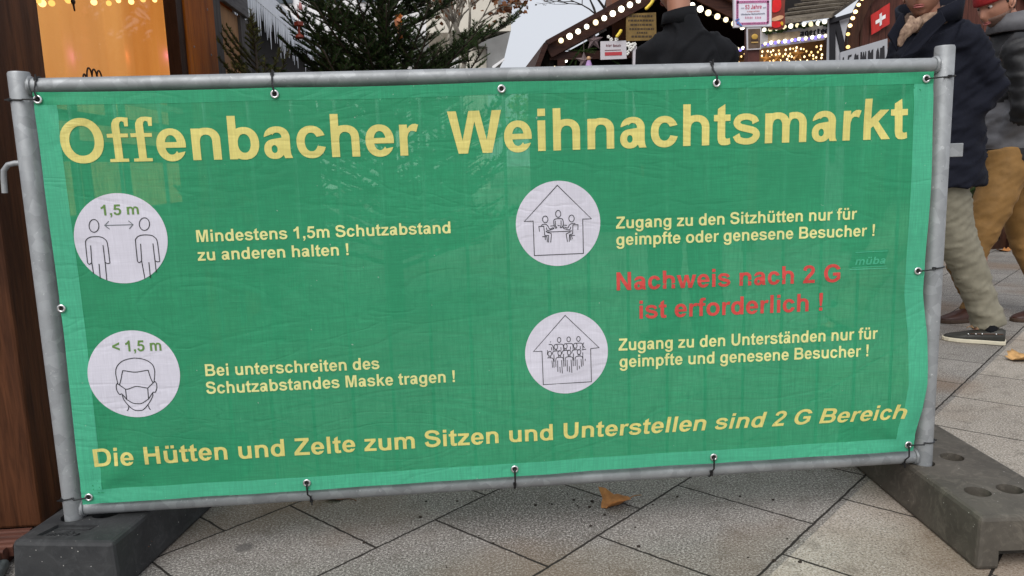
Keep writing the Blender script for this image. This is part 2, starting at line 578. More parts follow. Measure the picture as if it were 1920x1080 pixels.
GLYPHS = r'''{"O":[778,[[330,-8,262,8,198,40,142,85,98,142,66,208,48,280,42,364,49,444,68,512,99,576,139,628,192,672,250,703,314,722,386,728,462,722,530,702,590,670,642,624,684,568,713,504,731,432,736,348,729,272,710,204,681,144,642,92,592,48,535,16,474,-4,406,-12],[353,116,398,113,438,119,474,132,506,153,536,184,559,220,575,260,585,308,588,364,584,416,572,464,554,505,526,544,494,572,458,591,418,601,374,603,338,597,302,583,269,560,242,532,219,496,203,456,193,408,190,352,194,300,206,252,224,212,249,176,278,148,314,127]]],"e":[556,[[238,-8,190,4,146,27,107,60,77,100,55,148,41,200,37,260,41,320,55,372,75,416,104,456,138,487,178,511,222,525,270,531,326,527,374,514,414,493,450,463,480,424,502,380,517,328,523,276,521,216,514,213,182,213,190,175,210,137,234,113,262,101,290,99,318,108,342,127,366,159,386,125,498,147,504,144,486,105,463,72,434,42,402,20,366,3,326,-7,282,-11],[181,308,186,305,374,305,379,308,366,356,342,393,314,414,278,421,258,418,242,412,214,389,193,352]]],"c":[556,[[242,-8,190,5,146,28,107,60,76,100,53,148,40,200,35,260,40,320,53,372,74,416,104,456,140,488,182,511,230,526,282,531,334,527,394,509,446,476,488,428,517,372,510,368,386,345,382,342,356,384,338,400,322,409,298,415,274,415,254,411,234,401,214,384,198,361,186,334,178,304,175,268,177,228,183,196,195,164,214,136,234,119,258,108,286,104,318,110,346,126,368,152,390,195,522,173,523,168,507,124,483,84,454,52,418,24,378,5,338,-6,290,-11]]],"a":[556,[[178,-8,138,3,106,20,79,44,60,72,46,106,40,144,43,188,53,224,66,248,82,269,102,287,126,302,174,318,342,342,345,348,342,372,333,392,318,410,298,422,278,427,250,427,226,419,206,404,190,384,190,380,190,400,182,404,58,359,50,360,50,376,57,404,74,440,98,471,130,496,166,514,210,526,258,531,310,528,354,518,394,500,431,472,456,440,474,400,482,360,482,140,490,60,514,0,382,0,362,51,358,53,324,20,282,-1,234,-10],[198,92,218,89,238,95,254,111,263,132,265,160,259,188,246,209,226,220,206,220,190,214,174,196,167,176,165,148,170,124,181,104]]],"o":[611,[[262,-8,206,5,158,28,116,60,82,102,58,149,43,204,39,268,45,328,62,380,86,424,118,462,158,492,202,514,254,527,314,531,370,525,422,509,466,485,506,449,536,408,558,360,570,308,573,248,567,192,552,144,529,100,498,62,461,32,418,9,370,-5,318,-11],[306,104,334,107,358,115,379,128,398,147,412,168,424,196,431,228,433,260,431,292,424,324,412,352,398,373,379,392,358,405,334,413,306,416,278,413,254,405,233,392,214,373,200,352,188,324,181,292,179,260,181,228,188,196,200,168,214,147,233,128,254,115,278,107]]],"n":[611,[[66,0,66,516,70,519,198,519,206,516,270,529,346,529,382,523,418,513,450,497,478,477,502,452,522,421,535,388,543,352,545,4,542,0,410,0,408,312,404,344,391,376,370,399,342,413,306,418,274,414,246,399,224,376,211,344,207,312,203,304,202,0]]],"h":[611,[[66,0,66,716,202,716,203,520,206,516,250,526,302,530,358,527,406,517,445,500,478,477,505,448,525,416,538,376,544,332,545,4,542,0,410,0,408,312,404,344,391,376,370,399,342,413,306,418,274,414,246,399,224,376,211,344,207,312,203,304,202,0]]],"m":[889,[[62,0,62,516,66,519,198,518,242,527,282,530,326,529,366,522,410,505,448,480,477,448,498,408,502,412,502,512,530,522,566,528,650,528,698,517,738,499,772,472,800,436,821,388,829,336,830,0,694,0,693,312,690,344,678,376,659,400,634,414,606,418,570,411,542,388,527,360,519,312,514,308,514,0,378,0,377,312,374,344,362,376,343,400,318,414,290,418,262,414,237,400,218,376,206,344,203,312,199,304,198,0]]],"u":[611,[[254,-8,194,6,145,32,106,70,79,120,70,156,66,196,66,516,74,519,202,517,203,212,206,176,220,144,242,120,270,106,306,101,338,106,366,120,387,144,401,176,408,216,408,516,414,519,542,519,545,512,545,4,538,0,414,0,406,3,366,-6,326,-11]]],"b":[611,[[282,-8,242,1,206,16,202,0,66,0,66,716,202,716,203,508,206,504,254,522,310,531,370,528,426,512,470,488,510,452,541,408,562,356,574,284,571,204,552,136,520,80,498,55,474,35,446,17,418,5,354,-10],[297,108,322,104,346,106,366,113,386,127,402,145,415,168,431,224,431,296,424,328,414,354,398,380,382,396,362,409,338,415,314,415,294,411,274,401,259,388,233,348,219,296,218,232,231,176,243,152,258,133,278,117]]],"d":[611,[[246,-9,190,6,138,34,98,72,64,124,44,184,36,248,41,320,58,382,82,427,114,466,154,497,198,517,250,529,310,530,362,521,406,503,410,716,542,716,545,712,545,4,542,0,410,0,406,17,370,1,334,-7,290,-11],[286,104,310,107,330,115,350,130,365,148,386,196,394,260,386,324,365,372,350,390,330,405,310,413,286,416,262,413,242,405,222,390,207,372,186,324,178,260,186,196,207,148,222,130,242,115,262,107]]],"p":[611,[[66,-196,66,516,70,519,198,519,202,518,206,504,266,525,302,530,338,531,398,522,450,501,490,472,523,436,549,392,566,340,575,280,573,216,561,160,541,112,514,73,482,41,444,16,402,-1,354,-10,298,-10,250,-1,206,16,203,12,202,-198,70,-199],[297,108,322,104,346,106,366,113,386,127,402,145,415,168,431,224,431,296,424,328,414,354,398,380,382,396,362,409,338,415,314,415,294,411,274,401,259,388,233,348,219,296,218,232,231,176,243,152,258,133,278,117]]],"g":[611,[[254,-208,214,-202,174,-190,138,-174,107,-152,83,-128,64,-100,51,-68,46,-34,183,-44,203,-76,234,-98,274,-109,322,-108,346,-102,366,-93,383,-80,396,-64,407,-32,408,24,406,26,366,10,326,1,282,-1,242,2,206,10,170,24,138,43,109,68,85,96,64,132,50,168,40,208,36,252,37,300,44,340,56,380,82,429,118,471,162,502,210,521,258,530,314,530,362,521,406,504,410,519,542,519,545,516,545,-20,542,-52,533,-84,516,-116,494,-142,466,-165,430,-185,390,-199,350,-207,306,-210],[182,-32,174,-24,174,-20,182,-20],[271,112,298,112,318,116,338,127,354,141,369,160,380,184,389,212,393,244,390,312,382,342,370,368,355,388,338,403,318,414,294,419,270,418,250,412,234,403,217,388,202,368,191,344,179,288,181,224,187,196,199,168,214,145,230,130,250,118]]],"i":[278,[[74,0,72,516,78,519,206,519,209,516,209,4,206,0],[74,590,74,716,206,716,209,712,209,592]]],"l":[278,[[74,0,72,712,74,716,206,716,209,712,209,4,206,0]]],"r":[389,[[66,0,66,518,198,519,202,516,202,448,245,500,298,527,350,530,398,514,358,395,306,412,262,412,225,380,202,300,202,0]]],"f":[333,[[90,0,88,408,12,412,12,516,18,519,87,520,88,576,94,624,115,680,162,716,242,728,343,716,326,620,286,627,246,620,228,600,226,519,326,519,330,516,330,412,225,408,225,4,222,0]]],"ƒ":[390,[[30,0,30,48,115,52,115,396,114,400,22,400,20,460,115,464,115,576,122,628,158,692,222,725,302,728,398,715,390,576,330,576,325,648,286,665,258,644,245,600,246,463,370,460,370,400,246,400,245,396,245,52,338,50,338,0]]],"t":[333,[[186,-8,150,-5,104,32,87,88,83,136,83,408,15,412,15,516,18,519,82,519,84,620,218,701,221,520,310,519,315,516,314,411,220,408,222,132,238,108,266,104,306,114,308,112,320,12,270,-6,214,-11]]],"k":[556,[[66,0,66,716,202,716,203,376,206,370,370,519,530,519,537,516,340,320,554,0,394,0,246,239,203,200,202,0]]],"s":[556,[[234,-8,154,8,107,28,73,56,29,128,146,191,154,176,169,128,174,122,202,110,234,103,294,97,334,105,370,120,391,144,397,156,396,164,390,173,378,180,178,230,138,245,106,263,76,288,52,320,39,356,38,376,41,396,54,432,76,464,106,492,130,507,170,520,230,529,274,529,334,523,410,499,442,483,458,470,484,436,503,392,499,388,386,340,376,388,372,392,322,414,286,423,270,423,226,418,186,406,170,392,162,372,178,357,198,348,394,299,430,286,454,273,485,248,508,216,521,180,523,140,511,104,490,72,462,42,430,20,394,4,338,-8,298,-11]]],"S":[667,[[302,-12,246,-5,190,10,140,32,114,48,90,71,72,96,61,120,31,204,166,255,189,168,198,150,218,138,254,123,294,113,330,109,382,118,422,133,462,156,481,180,491,204,491,228,483,252,466,273,430,286,338,306,226,337,154,365,114,391,94,409,67,444,49,484,42,528,50,576,66,615,79,636,111,672,138,691,186,711,258,726,314,728,366,724,422,713,494,688,538,664,561,644,578,622,594,587,608,540,482,490,475,504,463,552,454,562,422,579,382,595,334,607,310,607,254,599,205,580,191,564,182,540,183,524,189,512,206,494,230,483,374,443,470,420,518,402,542,388,583,352,613,308,631,264,638,212,629,164,609,120,578,79,538,44,490,19,414,-4,358,-12]]],"w":[778,[[166,0,3,516,6,519,146,519,153,516,238,184,318,518,462,518,542,184,627,516,634,519,774,518,610,0,470,0,466,4,390,326,313,4,310,0]]],"W":[944,[[178,0,4,712,6,716,154,716,158,712,254,220,374,716,562,716,678,216,778,716,938,716,941,712,766,0,602,0,599,4,470,536,342,4,338,0]]],"M":[833,[[74,0,74,716,286,716,414,236,418,236,546,716,758,716,758,0,626,0,626,544,622,547,489,4,486,0,350,0,210,551,207,536,207,4,206,0]]],"N":[722,[[78,0,75,4,75,712,78,716,214,716,506,242,510,244,510,716,642,716,645,712,645,4,642,0,502,0,498,3,210,464,209,4,206,0]]],"H":[722,[[74,0,74,716,214,716,218,712,218,440,502,440,506,716,646,716,649,712,649,4,646,0,506,0,504,4,502,318,222,318,218,316,218,0]]],"Z":[611,[[10,0,11,132,379,596,54,597,50,600,50,716,574,716,575,604,192,124,582,122,586,120,586,0]]],"z":[500,[[18,0,17,108,281,408,278,412,38,412,38,519,458,519,462,516,462,420,203,116,210,113,478,112,478,0]]],"D":[722,[[74,0,74,716,366,716,418,713,458,706,494,695,530,678,562,658,606,616,644,560,669,496,682,424,685,328,675,248,653,176,618,115,586,78,546,47,501,24,450,8,374,0],[218,124,358,122,390,124,418,130,446,143,470,160,491,184,511,216,527,264,536,316,536,388,529,444,516,488,494,528,466,559,434,580,406,589,374,594,218,592]]],"B":[722,[[74,0,74,716,446,714,482,709,518,699,546,687,574,669,601,644,622,612,635,576,640,536,638,492,628,452,614,424,583,388,584,384,622,357,652,324,670,288,681,244,683,196,678,156,666,120,647,88,618,57,582,33,542,16,494,5,430,0],[218,120,430,120,458,123,482,130,510,148,530,176,535,212,530,244,518,264,502,279,482,290,454,298,218,300],[218,420,406,418,430,421,453,428,479,448,494,476,498,516,490,549,481,564,466,578,448,588,426,594,218,596]]],"U":[722,[[298,-8,262,-1,226,11,194,27,164,48,139,72,117,100,99,132,87,164,76,208,71,260,71,276,74,280,71,284,71,712,74,716,210,716,214,716,216,712,216,276,222,224,242,176,273,140,314,119,362,112,410,119,450,141,480,176,500,224,506,276,506,713,510,716,650,716,650,252,641,184,621,128,598,90,570,59,536,32,498,12,458,-2,410,-10,350,-12]]],"G":[778,[[342,-8,270,9,206,40,150,84,105,140,73,204,54,276,47,360,54,444,73,512,105,576,150,632,202,674,262,704,326,722,402,728,478,721,518,711,558,696,594,676,626,653,654,628,681,596,705,560,722,524,574,499,548,536,522,563,492,584,458,598,422,605,378,605,342,598,306,583,274,560,246,528,222,488,207,444,198,392,198,336,204,284,217,240,235,204,258,172,284,148,314,129,346,117,382,111,422,111,458,118,506,141,548,180,574,220,575,264,414,265,410,268,410,384,710,385,714,300,711,116,678,115,646,80,610,50,570,26,526,7,482,-4,438,-11,386,-12]]],"J":[556,[[186,-8,146,0,122,9,98,23,75,44,58,68,47,92,21,208,26,212,158,239,171,144,174,128,178,124,206,115,246,111,298,120,320,132,327,144,333,268,331,712,334,716,478,716,481,260,473,152,465,108,456,84,442,61,418,35,394,18,354,0,286,-11]]],"1":[556,[[258,0,256,496,254,499,170,450,78,420,78,540,80,544,170,585,238,643,282,718,390,719,393,716,393,4,390,0]]],"2":[556,[[26,0,35,68,59,136,62,140,123,136,81,176,218,332,326,437,356,484,363,504,365,524,362,552,351,568,317,588,270,601,218,587,181,564,166,488,38,522,34,524,46,576,60,616,74,639,90,657,110,672,154,695,222,715,270,718,318,714,362,702,406,682,442,658,460,640,475,620,493,584,503,544,506,508,494,448,468,396,431,344,322,238,220,128,502,127,505,124,505,4,502,0]]],"5":[556,[[226,-12,194,-5,154,9,114,30,94,45,78,61,62,84,30,165,32,168,158,211,174,140,180,132,214,113,242,103,262,101,290,107,342,131,358,145,368,160,380,188,386,212,385,276,376,308,366,323,338,339,302,349,262,356,234,357,150,324,134,356,56,352,117,704,122,707,482,707,485,704,484,580,226,578,205,468,206,465,246,472,274,472,350,462,399,448,426,436,450,420,471,400,502,352,512,328,524,280,529,232,522,188,515,160,496,116,470,75,448,52,410,25,362,3,314,-10,266,-14]]],"3":[556,[[266,-12,218,-7,178,1,138,16,102,39,82,59,68,80,33,164,37,168,158,213,182,128,214,112,266,101,302,107,330,118,358,143,374,168,385,204,388,232,388,260,383,280,361,304,326,325,240,332,240,396,228,440,230,444,298,469,336,500,347,516,353,536,354,560,350,576,322,594,282,608,262,609,230,603,210,595,193,584,163,520,154,509,45,572,90,650,126,684,182,710,222,719,262,722,326,714,390,690,430,664,446,648,462,624,472,600,479,560,476,500,462,458,440,428,420,408,474,367,503,328,519,280,523,228,521,184,511,136,490,96,450,50,406,19,366,0,314,-11]]],",":[278,[[106,-156,73,-100,116,-68,136,-4,134,0,74,0,72,4,73,136,206,137,209,132,209,32,195,-60,150,-120]]],"!":[333,[[98,0,98,132,230,132,233,128,233,4,230,0],[130,184,93,500,93,712,94,716,238,716,240,500,203,184]]],"<":[584,[[538,88,46,290,46,420,538,624,538,484,208,356,538,226]]],"ü":[611,[[254,-8,194,6,145,32,106,70,79,120,70,156,66,196,66,516,74,519,202,517,203,212,206,176,220,144,242,120,270,106,306,101,338,106,366,120,387,144,401,176,408,216,408,516,414,519,542,519,545,512,545,4,538,0,414,0,406,3,366,-6,326,-11],[154,590,150,596,150,712,154,716,274,716,274,590],[338,590,336,596,336,712,338,716,458,716,460,712,460,592]]],"ä":[556,[[178,-8,138,3,106,20,79,44,60,72,46,106,40,144,43,188,53,224,66,248,82,269,102,287,126,302,174,318,342,342,345,348,342,372,333,392,318,410,298,422,278,427,250,427,226,419,206,404,190,384,190,380,190,400,182,404,58,359,50,360,50,376,57,404,74,440,98,471,130,496,166,514,210,526,258,531,310,528,354,518,394,500,431,472,456,440,474,400,482,360,482,140,490,60,514,0,382,0,362,51,358,53,324,20,282,-1,234,-10],[198,92,218,89,238,95,254,111,263,132,265,160,259,188,246,209,226,220,206,220,190,214,174,196,167,176,165,148,170,124,181,104],[126,590,123,596,123,712,126,716,246,716,248,592],[310,590,310,716,430,716,433,712,433,592]]]}'''
# ------------------------------------------------------------------ ground
g_ = MB()
g_.add([(-400, -400, 0), (400, -400, 0), (400, 600, 0), (-400, 600, 0)], [(0, 1, 2, 3)])
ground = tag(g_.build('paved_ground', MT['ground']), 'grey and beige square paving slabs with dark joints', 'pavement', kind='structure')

# ------------------------------------------------------------------ fence panel
ZB, HP = .155*S-GZ, .924831*S
RP, RR = .0228, .0175
XL, XR = -S, S
fence = thing('site_barrier', (0, 0, 0), 'low galvanised steel tube fence panel carrying the green banner', 'fence')
def fence_post(x, top):
    b = MB()
    b.tube([(x, 0, .075), (x, 0, top-.004), (x, 0, top)], [RP, RP, RP-.002], 24, cap=True)
    return b.build('post', MT['galv'], fence, smooth=True, angle=40)
fence_post(XL, at(38, 135, 0)[2])
fence_post(XR, at(1771, 86, 0)[2])
for nm, z in (('top_rail', ZB+HP), ('bottom_rail', ZB)):
    b = MB()
    b.tube([(XL+RP-.004, 0, z), (0, 0, z), (XR-RP+.004, 0, z)], RR, 20)
    for sx in (-1, 1):                                   # weld beads
        x = sx*(S-RP-.001)
        b.torus((0, 0, 0), RR+.001, .0042, n=20, m=6)
        k = 20*6
        for i in range(len(b.v)-k, len(b.v)):
            px_, py_, pz_ = b.v[i]
            j = 1+.18*noise.noise((px_*170, pz_*170, sx*3.1))
            b.v[i] = (x+py_*j, px_*j, z+pz_*j)
    b.build(nm, MT['galv'], fence, smooth=True, angle=50)
nb = 21
for i in range(nb):
    x = XL+(XR-XL)*(i+1)/(nb+1)
    b = MB()
    b.tube([(x, .002, ZB+RR-.003), (x, .002, ZB+HP-RR+.003)], .004, 8)
    b.build('bar', MT['galv'], fence, smooth=True)
hk = [at(74, 307, 0), at(58, 306, 0), at(28, 306, 0), at(15, 309, 0), at(7, 320, 0), at(7, 335, 0), at(9, 362, 0)]
b = MB()
b.tube(hk, .0062, 12)
b.build('hook', MT['galv'], fence, smooth=True, angle=50)
p = at(1792, 281, 0)
b = MB()
b.box((XR+RP-.006, -.004, p[2]-.017), (p[0]+.017, .004, p[2]+.016))
b.build('coupling_tab', MT['galv'], fence, bevel=.0015)

# maker's plate behind the banner
GL = json.loads(GLYPHS)
def glyph_tris(ch):
    w, ls = GL[ch]
    loops = [[Vector((l[i]/1000, l[i+1]/1000, 0)) for i in range(0, len(l), 2)] for l in ls]
    flat = [q for l in loops for q in l]
    def area(l):
        return .5*sum(l[i].x*l[(i+1) % len(l)].y-l[(i+1) % len(l)].x*l[i].y for i in range(len(l)))
    def inside(p, l):
        c = False
        for i in range(len(l)):
            a, d = l[i], l[i-1]
            if (a.y > p.y) != (d.y > p.y) and p.x < (d.x-a.x)*(p.y-a.y)/(d.y-a.y)+a.x:
                c = not c
        return c
    par = [[j for j in range(len(loops)) if j != i and inside(loops[i][0], loops[j])] for i in range(len(loops))]
    start = [sum(len(l) for l in loops[:i]) for i in range(len(loops))]
    tris = []
    for i in range(len(loops)):
        if par[i]:
            continue
        grp = [i]+[j for j in range(len(loops)) if par[j] == [i]]
        idx = [start[k]+q for k in grp for q in range(len(loops[k]))]
        tris += [tuple(idx[q] for q in t) for t in tessellate_polygon([loops[k] for k in grp])]
    return w/1000, flat, tris
GT = {c: glyph_tris(c) for c in GL}
def refine(V, F, lim):
    V = list(V)
    cache = {}
    out = []
    st = list(F)
    while st:
        t = st.pop()
        e = [((V[t[i]][0]-V[t[(i+1) % 3]][0])**2+(V[t[i]][1]-V[t[(i+1) % 3]][1])**2, i) for i in range(3)]
        L, i = max(e)
        if L <= lim*lim:
            out.append(t)
            continue
        a, c, d = t[i], t[(i+1) % 3], t[(i+2) % 3]
        k = (min(a, c), max(a, c))
        if k not in cache:
            cache[k] = len(V)
            V.append(((V[a][0]+V[c][0])/2, (V[a][1]+V[c][1])/2))
        m_ = cache[k]
        st += [(a, m_, d), (m_, c, d)]
    return V, out
def layout(text, sp=.278):
    x = 0
    V, Fc = [], []
    for ch in text:
        if ch == ' ':
            x += sp
            continue
        w, pts, tris = GT[ch]
        o = len(V)
        V += [(x+q.x, q.y) for q in pts]
        Fc += [tuple(o+i for i in t) for t in tris]
        x += w
    return V, Fc, x
pp = at(1592, 502, .012)
pq = at(1664, 472, .012)
b = MB()
z0, z1, x0, x1 = pp[2], pq[2]+.006, pp[0], pq[0]
b.prism([(x0-.004, .006, z0), (x1-.012, .006, z0), (x1, .006, z1), (x0+.008, .006, z1)], (0, .004, 0))
plate = b.build('maker_plate', mat('dark_plate', (.10, .12, .12), .5), fence)
V, Fc, wtot = layout('müba', .2) if 'm' in GL else ([], [], 1)
b = MB()
sx = (x1-x0)*.78/wtot
b.add([(x0+.008+vx*sx+vy*.008, .0045, z0+.006+vy*.030) for vx, vy in V], Fc)
b.build('plate_lettering', mat('plate_lettering', (.7, .7, .68), .5), plate)

# ------------------------------------------------------------------ banner
YB = -.036
def pl(x, y, Y=YB):
    q = at(x, y, Y)
    return np.array([q[0], q[2]])
top_px = [(62, 173), (640, 162), (1280, 144), (1751, 134)]
bot_px = [(155, 946), (640, 915), (960, 894), (1280, 873), (1714, 846)]
rgt_px = [(1751, 134), (1746, 260), (1741, 360), (1735, 507), (1733, 550), (1738, 627), (1737, 720), (1729, 770), (1716, 817), (1714, 846)]
lft_px = [(62, 173), (84, 360), (121, 640), (155, 946)]
def curve(pxs, ax):
    P = np.array([pl(*q) for q in pxs])
    o = np.argsort(P[:, ax])
    return P[o, ax], P[o, 1-ax]
TX, TZ = curve(top_px, 0)
BX, BZ = curve(bot_px, 0)
RZ, RX = curve(rgt_px, 1)
LZ, LX = curve(lft_px, 1)
eye_px = [(73, 187), (516, 177), (940, 167), (1343, 156), (1735, 148), (116, 578), (1721, 508), (168, 931), (576, 904), (965, 879), (1338, 857), (1703, 834)]
EYE = [pl(*q) for q in eye_px]
def disp(x, z):
    d = .006*noise.noise((x*1.7+3, z*2.3, 1.3))+.0022*noise.noise((x*6, z*5, 7.7))
    d += .0012*math.sin(x*34+2*math.sin(z*6))*math.exp(-((z-.25)/.2)**2)
    # pull lines running in from the corners
    for (ex, ez), a in ((EYE[0], -1), (EYE[4], 1), (EYE[11], 1), (EYE[7], -1)):
        dx, dz = x-ex, z-ez
        r = math.hypot(dx, dz)+1e-6
        t = math.atan2(dz, dx)
        d += .0035*math.sin(t*7)*min(1, r/.08)*math.exp(-r/.28)
    # wavy right-hand hem
    e = math.exp(-max(0, 1.02*S-.06-x)/.10)
    d += .006*e*math.sin(z*13)
    # folding crease half way up
    zc = pl(120, 577)[1]+(x-XL)*(-.004)
    d += -.0028*math.exp(-abs(z-zc)/.014)*(.6+.4*math.sin(x*3))
    return d
def bsurf(x, z, front=0.0):
    return (x, YB+max(-.02, min(.008, disp(x, z)))-front, z)
NU, NV = 190, 92
zt0, zb0 = TZ.max(), BZ.min()
def bgrid(u, v):
    # v: 0 top, 1 bottom
    xa = np.interp(np.interp(v, [0, 1], [LZ.max(), LZ.min()]), LZ, LX)
    xb = np.interp(np.interp(v, [0, 1], [RZ.max(), RZ.min()]), RZ, RX)
    x = xa+(xb-xa)*u
    zt = np.interp(x, TX, TZ)
    zb = np.interp(x, BX, BZ)
    # small scallops between the eyelets
    sag = .0035*abs(math.sin(u*math.pi*4))
    return x, (zt-sag*.6)+(zb-zt+sag)*v
banner = thing('banner', (0, YB, .55), 'green mesh banner with yellow German lettering and four round white pictograms', 'banner')
b = MB()
G_ = [[bgrid(i/NU, j/NV) for i in range(NU+1)] for j in range(NV+1)]
b.add([bsurf(*G_[j][i]) for j in range(NV+1) for i in range(NU+1)], [(j*(NU+1)+i, j*(NU+1)+i+1, (j+1)*(NU+1)+i+1, (j+1)*(NU+1)+i) for j in range(NV) for i in range(NU)])
b.build('fabric', MT['banner'], banner, smooth=True)
def hem(u0, u1, v0, v1, nu, nv):
    h = MB()
    for j in range(nv+1):
        for i in range(nu+1):
            h.v.append(bsurf(*bgrid(u0+(u1-u0)*i/nu, v0+(v1-v0)*j/nv), front=.0006))
    h.f = [(j*(nu+1)+i, j*(nu+1)+i+1, (j+1)*(nu+1)+i+1, (j+1)*(nu+1)+i) for j in range(nv) for i in range(nu)]
    h.m = [0]*len(h.f)
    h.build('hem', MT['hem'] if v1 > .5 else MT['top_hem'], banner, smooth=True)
MT['hem'] = m_cloth('green_hem_fabric', (.105, .60, .36), .06, .3, .15, (.75, 1, .85))  # lighter green stands in for ground light glowing through the hem
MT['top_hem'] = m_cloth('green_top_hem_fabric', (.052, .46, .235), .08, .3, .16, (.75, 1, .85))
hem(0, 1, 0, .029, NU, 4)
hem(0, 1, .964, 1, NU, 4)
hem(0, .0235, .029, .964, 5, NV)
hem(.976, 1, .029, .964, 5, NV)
for i, (ex, ez) in enumerate(EYE):
    c = bsurf(ex, ez, .003)
    b = MB()
    b.torus(c, .0072, .0026, n=28, m=8)
    o = b.build('eyelet', MT['chrome'], banner, smooth=True)
    b = MB()
    b.tube([(ex, c[1]+.0005, ez), (ex, c[1]+.0009, ez)], .0062, 20)
    b.build('eyelet_hole', MT['hole'], o)  # dark disc painted for the shaded opening of the eyelet

def line_text(text, p0, p1, h0, h1, m, sp=.278, shear=0.0, envelope=False, name='lettering'):
    """baseline from p0 to p1, capital height h0 at the left and h1 at the right (all measured on the photograph)"""
    V, Fc, w = layout(text, sp)
    V, Fc = refine(V, Fc, .26 if text[0] in 'OWD' else .45)
    a, c = pl(*p0), pl(*p1)
    ha = np.linalg.norm(pl(p0[0], p0[1]-h0)-a)/.716
    hc = np.linalg.norm(pl(p1[0], p1[1]-h1)-c)/.716
    if not envelope:
        ha = hc = (ha+hc)/2
    d = (c-a)/w
    vs = []
    for vx, vy in V:
        t = vx/w
        q = a+d*vx
        h = ha+(hc-ha)*t
        vs.append(bsurf(q[0]+shear(t)*vy*h if callable(shear) else q[0], q[1]+vy*h, .0011))
    # every word its own piece of print
    edges = []
    x = 0
    for wd in text.split(' '):
        ww = sum(GT[ch][0] for ch in wd)
        edges.append((x-.1, x+ww+.1))
        x += ww+sp
    for lo, hi in edges:
        if hi-lo < .21:
            continue
        idx = [i for i in range(len(V)) if lo < V[i][0] < hi]
        mp = {k: i for i, k in enumerate(idx)}
        b = MB()
        b.add([vs[k] for k in idx], [tuple(mp[i] for i in t) for t in Fc if t[0] in mp])
        b.build(name, MT[m], banner)
line_text('Oƒƒenbacher', (115, 306), (786, 291), 81, 81, 'yellow')
line_text('Weihnachtsmarkt', (841, 289), (1699, 259.7), 80, 76, 'yellow')
line_text('Mindestens 1,5m Schutzabstand', (367, 454), (847, 437), 22.5, 22, 'yellow2')
line_text('zu anderen halten !', (371, 489), (657, 478), 22.5, 22, 'yellow2')
line_text('Bei unterschreiten des', (384, 705), (713, 691), 22.5, 22, 'yellow2')
line_text('Schutzabstandes Maske tragen !', (387, 738), (856, 716), 22.5, 22, 'yellow2')
line_text('Zugang zu den Sitzhütten nur für', (1155, 429), (1605, 411), 22.5, 22, 'yellow2')
line_text('geimpfte oder genesene Besucher !', (1155, 460.5), (1641, 442), 22.5, 22, 'yellow2')
line_text('Nachweis nach 2 G', (1153, 545), (1577, 528), 34, 33, 'red')
line_text('ist erforderlich !', (1196, 598), (1546, 582), 34, 33, 'red')
V, Fc, wtot = layout('müba', .2)
a_, c_ = pl(1601, 497), pl(1660, 494.5)
b = MB()
b.add([bsurf((a_+(c_-a_)*vx/wtot)[0]+vy*.006, (a_+(c_-a_)*vx/wtot)[1]+vy*.026, .0016) for vx, vy in V], Fc)
b.build('pressed_lettering', MT['hem'], banner)  # light on the plate's relief painted as a lighter green overlay
b = MB()
for q0, q1, hh in (((1596, 502), (1662, 499.5), .0016), ((1592, 506), (1664, 503.5), .0022), ((1603, 474), (1664, 471), .0018)):
    a_, c_ = pl(*q0), pl(*q1)
    b.add([bsurf(a_[0]+(c_[0]-a_[0])*i/8, a_[1]+(c_[1]-a_[1])*i/8+hh*k, .0016) for i in range(9) for k in (0, 1)], [(2*i, 2*i+2, 2*i+3, 2*i+1) for i in range(8)])
b.build('pressed_edge', MT['hem'], banner)  # lighter strips painted for the relief along the plate's edges
line_text('Zugang zu den Unterständen nur für', (1160, 658), (1646, 635.5), 22.5, 22, 'yellow2')
line_text('geimpfte und genesene Besucher !', (1161, 689.5), (1631, 668), 22.5, 22, 'yellow2')
line_text('Die Hütten und Zelte zum Sitzen und Unterstellen sind 2 G Bereich', (174, 876), (1698, 785), 33.5, 27, 'yellow', sp=.29,
          shear=lambda t: max(0, min(1, (t-.55)/.25))*.30, envelope=True)

# pictograms
def disc_line(parent, polys, zx, zy, sc, m='ink', w=.0019, closed=()):
    b = MB()
    for pts in polys:
        q = [pl(zx+x/sc, zy+y/sc) for x, y in pts]
        L, R_ = [], []
        n = len(q)
        loop = np.linalg.norm(q[0]-q[-1]) < 1e-6
        for i in range(n):
            t0 = q[i]-q[i-1] if i > 0 else (q[i]-q[-2] if loop else q[1]-q[0])
            t1 = q[i+1]-q[i] if i < n-1 else (q[1]-q[0] if loop else q[i]-q[i-1])
            t0 = t0/(np.linalg.norm(t0)+1e-9)
            t1 = t1/(np.linalg.norm(t1)+1e-9)
            t = t0+t1
            t = t/(np.linalg.norm(t)+1e-9)
            nn = np.array([-t[1], t[0]])
            k = min(1.8, 1/max(.3, abs(nn @ np.array([-t0[1], t0[0]]))))
            L.append(q[i]+nn*w/2*k)
            R_.append(q[i]-nn*w/2*k)
        vs = [bsurf(a[0], a[1], .0016) for a in L]+[bsurf(a[0], a[1], .0016) for a in R_]
        b.add(vs, [(i, i+1, n+i+1, n+i) for i in range(n-1)])
    return b.build('line_drawing', MT[m], parent)
def ell(cx, cy, rx, ry, n=28, a0=0, a1=360):
    return [(cx+rx*math.cos(rad(a0+(a1-a0)*i/n)), cy+ry*math.sin(rad(a0+(a1-a0)*i/n))) for i in range(n+1)]
